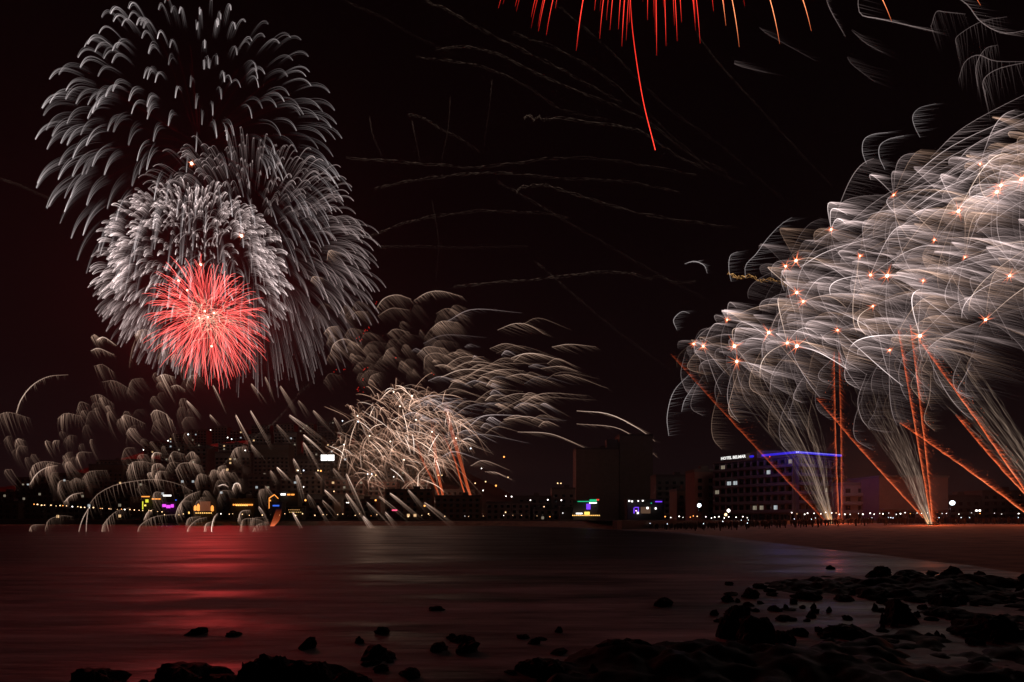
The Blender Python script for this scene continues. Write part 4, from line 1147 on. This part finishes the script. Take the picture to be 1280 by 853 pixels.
# ---- brown drifting plumes above the tangle
root, s = burst(470, 430, 356, "loose group of brown drifting plumes above the copper tangle, left of the black gap")
ml = [([(470, 386), (480, 374), (496, 369), (514, 374)], .52, 26), ([(518, 376), (534, 366), (552, 364), (578, 371)], .50, 14), ([(413, 442), (418, 430), (432, 424), (448, 432)], .46, 34),
      ([(405, 418), (411, 410), (424, 408)], .34, 22), ([(472, 395), (490, 386), (512, 388)], .24, 26), ([(538, 412), (552, 402), (572, 404)], .34, 30), ([(521, 444), (534, 434), (556, 436)], .34, 40),
      ([(530, 462), (532, 446), (548, 442), (570, 452)], .30, 40), ([(478, 450), (484, 438), (492, 434)], .22, 24), ([(484, 418), (494, 412), (512, 416)], .22, 26), ([(436, 398), (446, 390), (460, 390)], .16, 26),
      ([(460, 480), (464, 470), (474, 466)], .22, 20), ([(388, 352), (392, 346), (404, 348)], .3, 16), ([(409, 326), (412, 314), (424, 316)], .38, 18), ([(545, 392), (560, 386), (582, 396)], .16, 36)]
for pts, b, L in ml:
    feather(root, rs, s, 470, 430, pts, (0.75, -0.8), L, b*.8, m=36, n=5, hb=[.4, 1, 1, .7, .3], edge=.7)
for q in range(52):
    x = rs.uniform(388, 570); y = rs.uniform(385, 478)
    if x < 430 and y > 430 and rs.rand() < .5: continue
    w_ = rs.gamma(3, 6.5); h_ = rs.uniform(1, 5)+w_*.18
    feather(root, rs, s, 470, 430, [(x, y+3), (x+w_*0.35, y-h_), (x+w_, y-h_*.6)], (0.65, -rs.uniform(0.5, 1.05)), rs.uniform(16, 42), rs.uniform(0.03, 0.15), m=24, n=4, hb=[.5, 1, .8, .5, .2], edge=.3, wpx=.48)
gl = Strands()
for x, y in [(455, 415), (453, 425), (458, 413), (462, 409), (447, 421), (419, 462), (430, 462), (496, 447), (541, 466), (454, 461), (455, 474), (452, 488), (458, 460), (449, 487), (445, 486), (471, 380)]:
    for q in range(2):
        a = np.array([x-470+rs.normal(0, 1.6), 0, -(y-430)+rs.normal(0, 1.4)])
        gl.add(np.stack([a, a+np.array([.5, 0, -.9])])*s, 0.40*s, 0.35)
gl.build("red_glints", E_SCARLET, root)

# ---- brown hanging plumes low on the left, in three drifts
rs = np.random.RandomState(37)
def drift(name_label, cx, cy, D, listed, rnd, rb, mat=E_BEIGE, B=(0.12, -1)):
    root, s = burst(cx, cy, D, name_label)
    for pts, b, L in listed:
        feather(root, rs, s, cx, cy, pts, (B[0]+rs.normal(.05, .12), B[1]), L, b*.95, m=34, n=5, hb=[.5, 1, .8, .5, .2], mat=mat, curl=(0.15, 0, -0.1), edge=(.9 if L < 13 else .4), wpx=.40)
    for (x0, x1, y0, y1, n, blo, bhi) in rnd:
        for q in range(n):
            x = rs.uniform(x0, x1); y = rs.uniform(y0, y1)+rs.normal(0, 4)
            b_ = float(np.clip(rs.lognormal(-1.75, .55), .05, .6))*rb
            w_ = rs.gamma(2.6, 3.2)+3; h_ = w_*rs.uniform(.2, .7)
            feather(root, rs, s, cx, cy, [(x, y+h_*1.6), (x+w_*.3, y+h_*.15), (x+w_, y+rs.uniform(-.2, .5)*h_)], (B[0]+rs.normal(0.12, .18), -1), rs.uniform(10, 34), b_*.8, m=int(9+w_), n=6, mat=mat, hb=[.3, 1, .7, .25], edge=.5, wpx=.36, curl=(.35, 0, -.1), taper=False)
    return root
drift("dim brown plumes hanging over the far left shore, a big lone crescent among them", 70, 560, 150,
      [([(21, 517), (26, 500), (40, 482), (60, 471), (86, 469)], .46, 9), ([(-4, 520), (12, 516), (38, 523)], .26, 34), ([(72, 524), (82, 517), (104, 521)], .34, 24), ([(37, 594), (42, 582), (56, 577), (76, 580)], .34, 20),
       ([(37, 606), (46, 593), (58, 585), (72, 582)], .48, 10), ([(81, 628), (90, 619), (104, 616)], .46, 10), ([(57, 662), (62, 650), (76, 645), (90, 646)], .30, 18), ([(36, 664), (42, 657), (56, 656)], .18, 12),
       ([(94, 575), (100, 566), (116, 566)], .34, 20), ([(88, 603), (95, 598), (106, 602)], .18, 18)],
      [(-5, 105, 535, 600, 22, .07, .19), (60, 130, 500, 560, 10, .06, .16)], 1.0)
drift("brown plumes hanging left below the red burst, stacked down to the water", 180, 520, 152,
      [([(113, 422), (119, 419), (126, 424)], .34, 18), ([(120, 425), (130, 422), (145, 432)], .62, 7), ([(114, 439), (124, 436), (143, 444)], .44, 12), ([(117, 458), (128, 456), (143, 466)], .22, 26),
       ([(168, 420), (174, 414), (184, 413), (194, 420)], .52, 26), ([(170, 425), (165, 440), (162, 460)], .14, 8), ([(196, 473), (204, 468), (219, 472)], .56, 30), ([(151, 524), (158, 519), (182, 530)], .46, 20),
       ([(188, 519), (194, 513), (206, 517), (216, 527)], .62, 34), ([(128, 478), (145, 477), (170, 492)], .22, 26), ([(113, 496), (126, 494), (143, 506)], .2, 24), ([(214, 484), (222, 482), (232, 488)], .26, 10)],
      [(118, 235, 465, 560, 26, .05, .17), (170, 240, 425, 470, 7, .07, .2)], 1.0, B=(0.22, -1))
drift("pale brown arches at the water's edge left of centre, two thin tails reaching down", 190, 610, 148,
      [([(112, 630), (124, 617), (145, 606), (175, 601), (200, 600), (225, 606), (240, 614)], .46, 30), ([(112, 632), (103, 650), (97, 668), (95, 680)], .40, 1), ([(111, 636), (109, 652), (108, 670), (108, 680)], .36, 1),
       ([(189, 572), (193, 566), (202, 567)], .52, 12), ([(211, 575), (217, 565), (230, 568)], .38, 18), ([(232, 572), (240, 565), (250, 573)], .36, 16), ([(158, 590), (164, 579), (178, 577), (192, 580)], .34, 26),
       ([(189, 592), (192, 582), (200, 580), (206, 585)], .56, 14), ([(220, 588), (226, 580), (240, 579), (253, 583)], .42, 26), ([(193, 600), (198, 590), (210, 590)], .40, 18), ([(104, 598), (112, 590), (134, 588)], .26, 26),
       ([(127, 668), (130, 655), (144, 640), (162, 635)], .42, 24), ([(171, 671), (176, 657), (194, 646), (226, 643)], .48, 26), ([(180, 650), (184, 641), (192, 637)], .44, 12), ([(219, 646), (224, 632), (236, 620), (250, 614)], .80, 16),
       ([(233, 656), (237, 648), (250, 646)], .4, 14), ([(232, 673), (236, 660), (246, 650), (258, 647)], .62, 16), ([(266, 672), (265, 660), (268, 648), (272, 642)], .80, 5), ([(255, 668), (257, 656), (266, 652)], .3, 12),
       ([(262, 595), (266, 588), (276, 590)], .46, 16), ([(274, 594), (280, 587), (288, 592)], .44, 14), ([(243, 604), (250, 593), (262, 596)], .28, 18), ([(291, 612), (293, 605), (299, 605), (301, 611)], .85, 10),
       ([(272, 608), (280, 606), (286, 609)], .75, 2), ([(297, 652), (302, 640), (312, 638)], .4, 12), ([(300, 664), (304, 650), (320, 649), (336, 655)], .30, 24), ([(312, 674), (320, 658), (336, 652)], .26, 24)],
      [(150, 300, 560, 610, 14, .06, .18), (215, 330, 600, 660, 12, .06, .16)], 1.0)

# slanting comets between the drifts and the tangle
rs = np.random.RandomState(41)
root, s = burst(385, 590, 200, "scattered slanting brown comets falling right between the shore lights, heads upper left")
SL = [(296, 519, 20, 30, .42), (313, 513, 20, 34, .55), (363, 519, 28, 30, .8), (379, 543, 26, 20, .95), (379, 553, 12, 20, .5), (347, 531, 18, 22, .4), (315, 556, 16, 20, .4), (366, 573, 8, 14, .6),
      (346, 584, 10, 14, .6), (338, 588, 8, 12, .3), (369, 593, 8, 16, .66), (433, 592, 22, 30, .7), (405, 612, 12, 14, .5), (402, 625, 12, 14, .35), (434, 617, 22, 26, .5), (487, 616, 30, 22, .62),
      (454, 645, 26, 36, .85), (482, 640, 18, 18, .6), (325, 633, 10, 14, .6), (366, 640, 12, 18, .55), (376, 664, 6, 14, .4), (429, 661, 16, 18, .55), (418, 668, 12, 12, .35), (397, 632, 8, 16, .45),
      (330, 607, 10, 16, .25), (474, 620, 26, 22, .5), (460, 628, 22, 24, .4), (510, 612, 26, 20, .45), (350, 482, 12, 20, .35), (330, 470, 10, 18, .4), (315, 480, 12, 14, .3), (268, 482, 12, 18, .45),
      (232, 500, 12, 12, .5), (262, 518, 8, 10, .4), (390, 512, 16, 22, .35), (418, 522, 14, 20, .3), (372, 500, 12, 16, .2), (395, 590, 10, 16, .3), (415, 585, 14, 20, .25), (530, 628, 24, 18, .3), (386, 618, 8, 14, .3)]
for x, y, dx, dy, b in SL:
    P0 = np.array([x-385, rs.uniform(-5, 5), -(y-590)])
    d = np.array([dx, 0, -dy], float)
    n = 9; t = np.linspace(0, 1, n)
    S = Strands()
    K = rs.randint(5, 10); ww = rs.uniform(.5, 1.2); d = d*np.array([rs.uniform(.7, 1.3), 1, rs.uniform(.8, 1.15)])
    nr = np.array([d[2], 0, -d[0]])/np.linalg.norm(d)
    for k in range(K):
        f = (k/(K-1)-0.5)*2
        P = P0+t[:, None]*d*rs.uniform(0.6, 1.8)+nr*f*ww*(1.0+2.0*np.sin(math.pi*np.clip(t*0.7, 0, 1)))[:, None]*1.0
        P[:, 2] -= 3*t**2+abs(f)*1.5
        S.add(P*s, 0.30*s, 0.80*b*rs.uniform(.35, 1.1)*(1-0.45*abs(f))*np.interp(t, [0, .08, .4, 1], [.7, 1, .5, 0]))
    S.build("star_trail", E_BEIGE, root)
S = Strands()
for k in range(10):
    P = smooth([(0, 0, 0), (3+k*.4, 0, 8), (8+k*.2, 0, 22)], 8)+np.array([-47+k*.5, 0, -68.0])
    S.add(P*s, .4*s, .3*np.linspace(1, 0, 8))
S.build("star_trail", E_ORANGE, root)
# rising orange trails inside the tangle
def rise(pts, D, label, b):
    x0, y0 = pts[0]
    root, s = burst(x0, y0, D, label, "rising comet", "copper comets rising into the centre tangle", "rising_comet")
    P = smooth([(x-x0, 0., -(y-y0)) for x, y in pts], 24); t = np.linspace(0, 1, 24)
    S = Strands()
    for q in range(7):
        S.add((P+rs.normal(0, .7, (1, 3))*(0.6+t[:, None]))*s, .42*s, b*rs.uniform(.2, .7)*np.interp(t, [0, .1, .6, 1], [1, .8, .5, 0]))
    S.build("burning_streak", E_ORANGE, root)
rise([(602, 654), (588, 620), (575, 575), (562, 530), (556, 500)], 345, "copper comet rising from the far shore, rightmost at the centre", .5)
rise([(596, 654), (580, 615), (568, 575), (552, 540)], 348, "copper comet close left of the rightmost one at the centre", .42)
rise([(562, 651), (554, 620), (546, 580), (540, 520)], 346, "copper comet left of the close pair, its foot glowing orange", .46)
rise([(558, 648), (545, 610), (528, 575), (518, 545)], 350, "copper comet bending left, second from the left at the centre", .30)
rise([(538, 662), (536, 648), (537, 640)], 340, "stub of a copper comet low over the water at the centre", .45)

# ---- faint wandering trails across the dark sky
rs = np.random.RandomState(43)
WT = [([(530, 0), (560, 12), (600, 35), (660, 65), (700, 85), (723, 98), (760, 118), (776, 128)], .10, 1.6, 'from the top edge down to the middle, above all others'),
      ([(545, 60), (585, 58), (625, 68), (680, 95), (740, 120), (800, 145), (860, 190), (910, 215)], .10, 1.2, 'starting as a flat bright hook below the topmost one'),
      ([(655, 147), (662, 144), (668, 149), (674, 144), (680, 149), (700, 147), (760, 155), (800, 163), (840, 190), (880, 210)], .17, 1.6, 'with a bright zigzag head left of the long red tail'),
      ([(510, 142), (530, 147), (550, 160), (575, 172), (600, 190)], .10, 1.0, 'short one with a pale head over the burst gap'),
      ([(432, 196), (520, 203), (600, 208), (680, 198), (740, 197), (800, 205), (870, 218)], .10, 1.2, 'long flat one at a quarter of the picture height'),
      ([(468, 235), (510, 226), (560, 219), (620, 215), (700, 222), (780, 226), (850, 240)], .11, 1.0, 'long flat one just below the upper flat one'),
      ([(646, 240), (650, 234), (662, 232), (680, 230), (700, 236), (725, 244), (752, 252), (800, 266), (860, 276), (920, 284)], .15, 1.6, 'with a curled bright head near the middle of the sky'),
      ([(462, 295), (500, 280), (540, 270), (600, 263), (640, 264), (680, 266), (710, 272)], .11, 1.3, 'low arch under the curled one'),
      ([(470, 308), (520, 307), (580, 309), (660, 307)], .07, .6, 'faint straight level one below the low arch'),
      ([(567, 358), (610, 353), (650, 350), (700, 345), (740, 340), (785, 340), (808, 347), (824, 345), (845, 352), (870, 351)], .15, 1.0, 'lowest one, gently rising with a wavy right end'),
      ([(690, 0), (760, 60), (830, 130), (900, 180), (980, 250)], .035, 1.2, 'dim diagonal right of the red tails'),
      ([(870, 40), (900, 80), (950, 135), (1000, 190), (1040, 232)], .04, .7, 'dim straight diagonal toward the white cluster'),
      ([(620, 225), (690, 265), (750, 300), (810, 335), (880, 372)], .05, 1.3, 'dim diagonal crossing the middle of the sky'),
      ([(668, 325), (720, 370), (770, 412), (838, 462)], .05, .6, 'dim dotted diagonal toward the leftmost comet'),
      ([(-10, 220), (20, 229), (45, 240), (65, 249)], .12, .5, 'short one at the left frame edge'),
      ([(462, 145), (466, 168), (478, 195)], .06, 1.2, 'short upright squiggle, leftmost of the uprights'),
      ([(515, 150), (519, 170), (525, 200)], .06, 1.2, 'short upright squiggle, second of the uprights'),
      ([(563, 120), (560, 160), (552, 200)], .05, .8, 'thin upright one in the middle of the uprights'),
      ([(615, 100), (612, 130), (605, 180)], .04, .8, 'thin upright one at the right of the uprights'),
      ([(540, 250), (548, 300), (545, 350)], .03, .8, 'barely visible upright one below the flat ones'),
      ([(430, 0), (480, 22), (520, 45), (570, 68)], .035, .9, 'dim diagonal at the top left of the sky gap'),
      ([(640, 40), (700, 62), (760, 98), (820, 150), (880, 205), (930, 230)], .05, 1.8, 'smoky diagonal running down to the right under the red tails'),
      ([(520, 70), (600, 82), (660, 108), (700, 135), (760, 150)], .07, 1.4, 'second smoky diagonal between the topmost ones'),
      ([(910, 340), (922, 346), (938, 344), (950, 350), (965, 349), (985, 357)], .55, 1.8, 'golden squiggle on the left shoulder of the white cluster'),
      ([(270, 590), (300, 560), (345, 525), (375, 490), (395, 474)], .14, .9, 'dark smoky diagonal below right of the red burst')]
for pts, b, wig, wh in WT:
    x0, y0 = pts[0]
    gold = b > .5
    root, s = burst(x0, y0, 260 if not gold else 158, "thin wandering spark trail, " + wh, "spark trail", "thin wandering trails in the dark sky", "wandering_trail")
    n = 130
    P = smooth([(x-x0, 0., -(y-y0)) for x, y in pts], n); t = np.linspace(0, 1, n)
    S = Strands()
    for q in range(3):
        ph = rs.uniform(0, 6.28); fr = rs.uniform(6, 13)
        Q = P.copy(); Q[:, 2] += wig*np.sin(t*fr*6.28+ph)*(.3 if q else .55)+rs.normal(0, .5, n)*(.9 if q else .4); Q[:, 0] += wig*.5*np.sin(t*fr*5+ph)
        if q: Q[:, 2] -= q*1.3
        H = b*(1, .55, .4)[q]*rs.uniform(0.0, 1.0, n)**2*1.7*np.interp(t, [0, .05, .5, 1], [.8, 1, .55, .25])
        S.add(Q*s, .40*s, H*(0.25 if not gold else .8))
    S.build("spark_line", E_GOLD if gold else E_SMOKE, root)

# ---- night haze and gun smoke over the bay
hz_m = bpy.data.materials.new("night_haze"); hz_m.use_nodes = True
t = hz_m.node_tree; t.nodes.clear()
o_ = t.nodes.new("ShaderNodeOutputMaterial"); v_ = t.nodes.new("ShaderNodeVolumePrincipled")
v_.inputs["Color"].default_value = (0.9, 0.86, 0.85, 1); v_.inputs["Density"].default_value = 0.00006
t.links.new(v_.outputs[0], o_.inputs["Volume"])
b = MB(); b.box(-2590, 2590, -390, 4190, -7.2, 520); o = b.build("haze", hz_m); o["kind"] = "stuff"

# drifting gun smoke, lit by the bursts inside it
def smoke(name_label, c, r, dens, col, seed):
    m = bpy.data.materials.new("gun_smoke"); m.use_nodes = True
    t = m.node_tree; t.nodes.clear()
    o = t.nodes.new("ShaderNodeOutputMaterial"); v = t.nodes.new("ShaderNodeVolumePrincipled")
    tc = t.nodes.new("ShaderNodeTexCoord"); n = t.nodes.new("ShaderNodeTexNoise"); n.inputs["Scale"].default_value = 1.6; n.inputs["Detail"].default_value = 4
    mp = t.nodes.new("ShaderNodeMapping"); mp.inputs["Location"].default_value = (seed*3.1, seed, 0)
    ln = t.nodes.new("ShaderNodeVectorMath"); ln.operation = 'LENGTH'
    f = t.nodes.new("ShaderNodeMapRange"); f.inputs[1].default_value = 0.15; f.inputs[2].default_value = 0.98; f.inputs[3].default_value = 1; f.inputs[4].default_value = 0
    g = t.nodes.new("ShaderNodeMapRange"); g.inputs[1].default_value = 0.40; g.inputs[2].default_value = 0.68; g.inputs[3].default_value = 0; g.inputs[4].default_value = 1
    a = t.nodes.new("ShaderNodeMath"); a.operation = 'MULTIPLY'; b = t.nodes.new("ShaderNodeMath"); b.operation = 'MULTIPLY'; b.inputs[1].default_value = dens
    L = t.links.new
    L(tc.outputs["Object"], ln.inputs[0]); L(tc.outputs["Object"], mp.inputs[0]); L(mp.outputs[0], n.inputs[0]); L(ln.outputs["Value"], f.inputs[0]); L(n.outputs[0], g.inputs[0])
    L(f.outputs[0], a.inputs[0]); L(g.outputs[0], a.inputs[1]); L(a.outputs[0], b.inputs[0]); L(b.outputs[0], v.inputs["Density"]); L(v.outputs[0], o.inputs["Volume"])
    v.inputs["Color"].default_value = (*col, 1)
    q = MB(); q.ball((0, 0, 0), 1.0, 0, 16, 10); ob = q.build("gun_smoke", m); ob.location = tuple(c); ob.scale = r; tag(ob, name_label, "smoke", kind="stuff")
smoke("thin smoke glowing round the red burst", W(275, 400, 600), (125, 60, 110), 0.0035, (.9, .9, .9), 1)
smoke("drifting smoke low behind the copper tangle", W(520, 560, 370), (95, 25, 42), 0.007, (.9, .85, .8), 2)
smoke("smoke bank over the mortars on the beach", W(1130, 600, 150), (42, 12, 22), 0.009, (.9, .85, .8), 3)
smoke("low smoke drifting over the far shore town", W(520, 606, 335), (330, 22, 34), 0.006, (.9, .8, .74), 4)
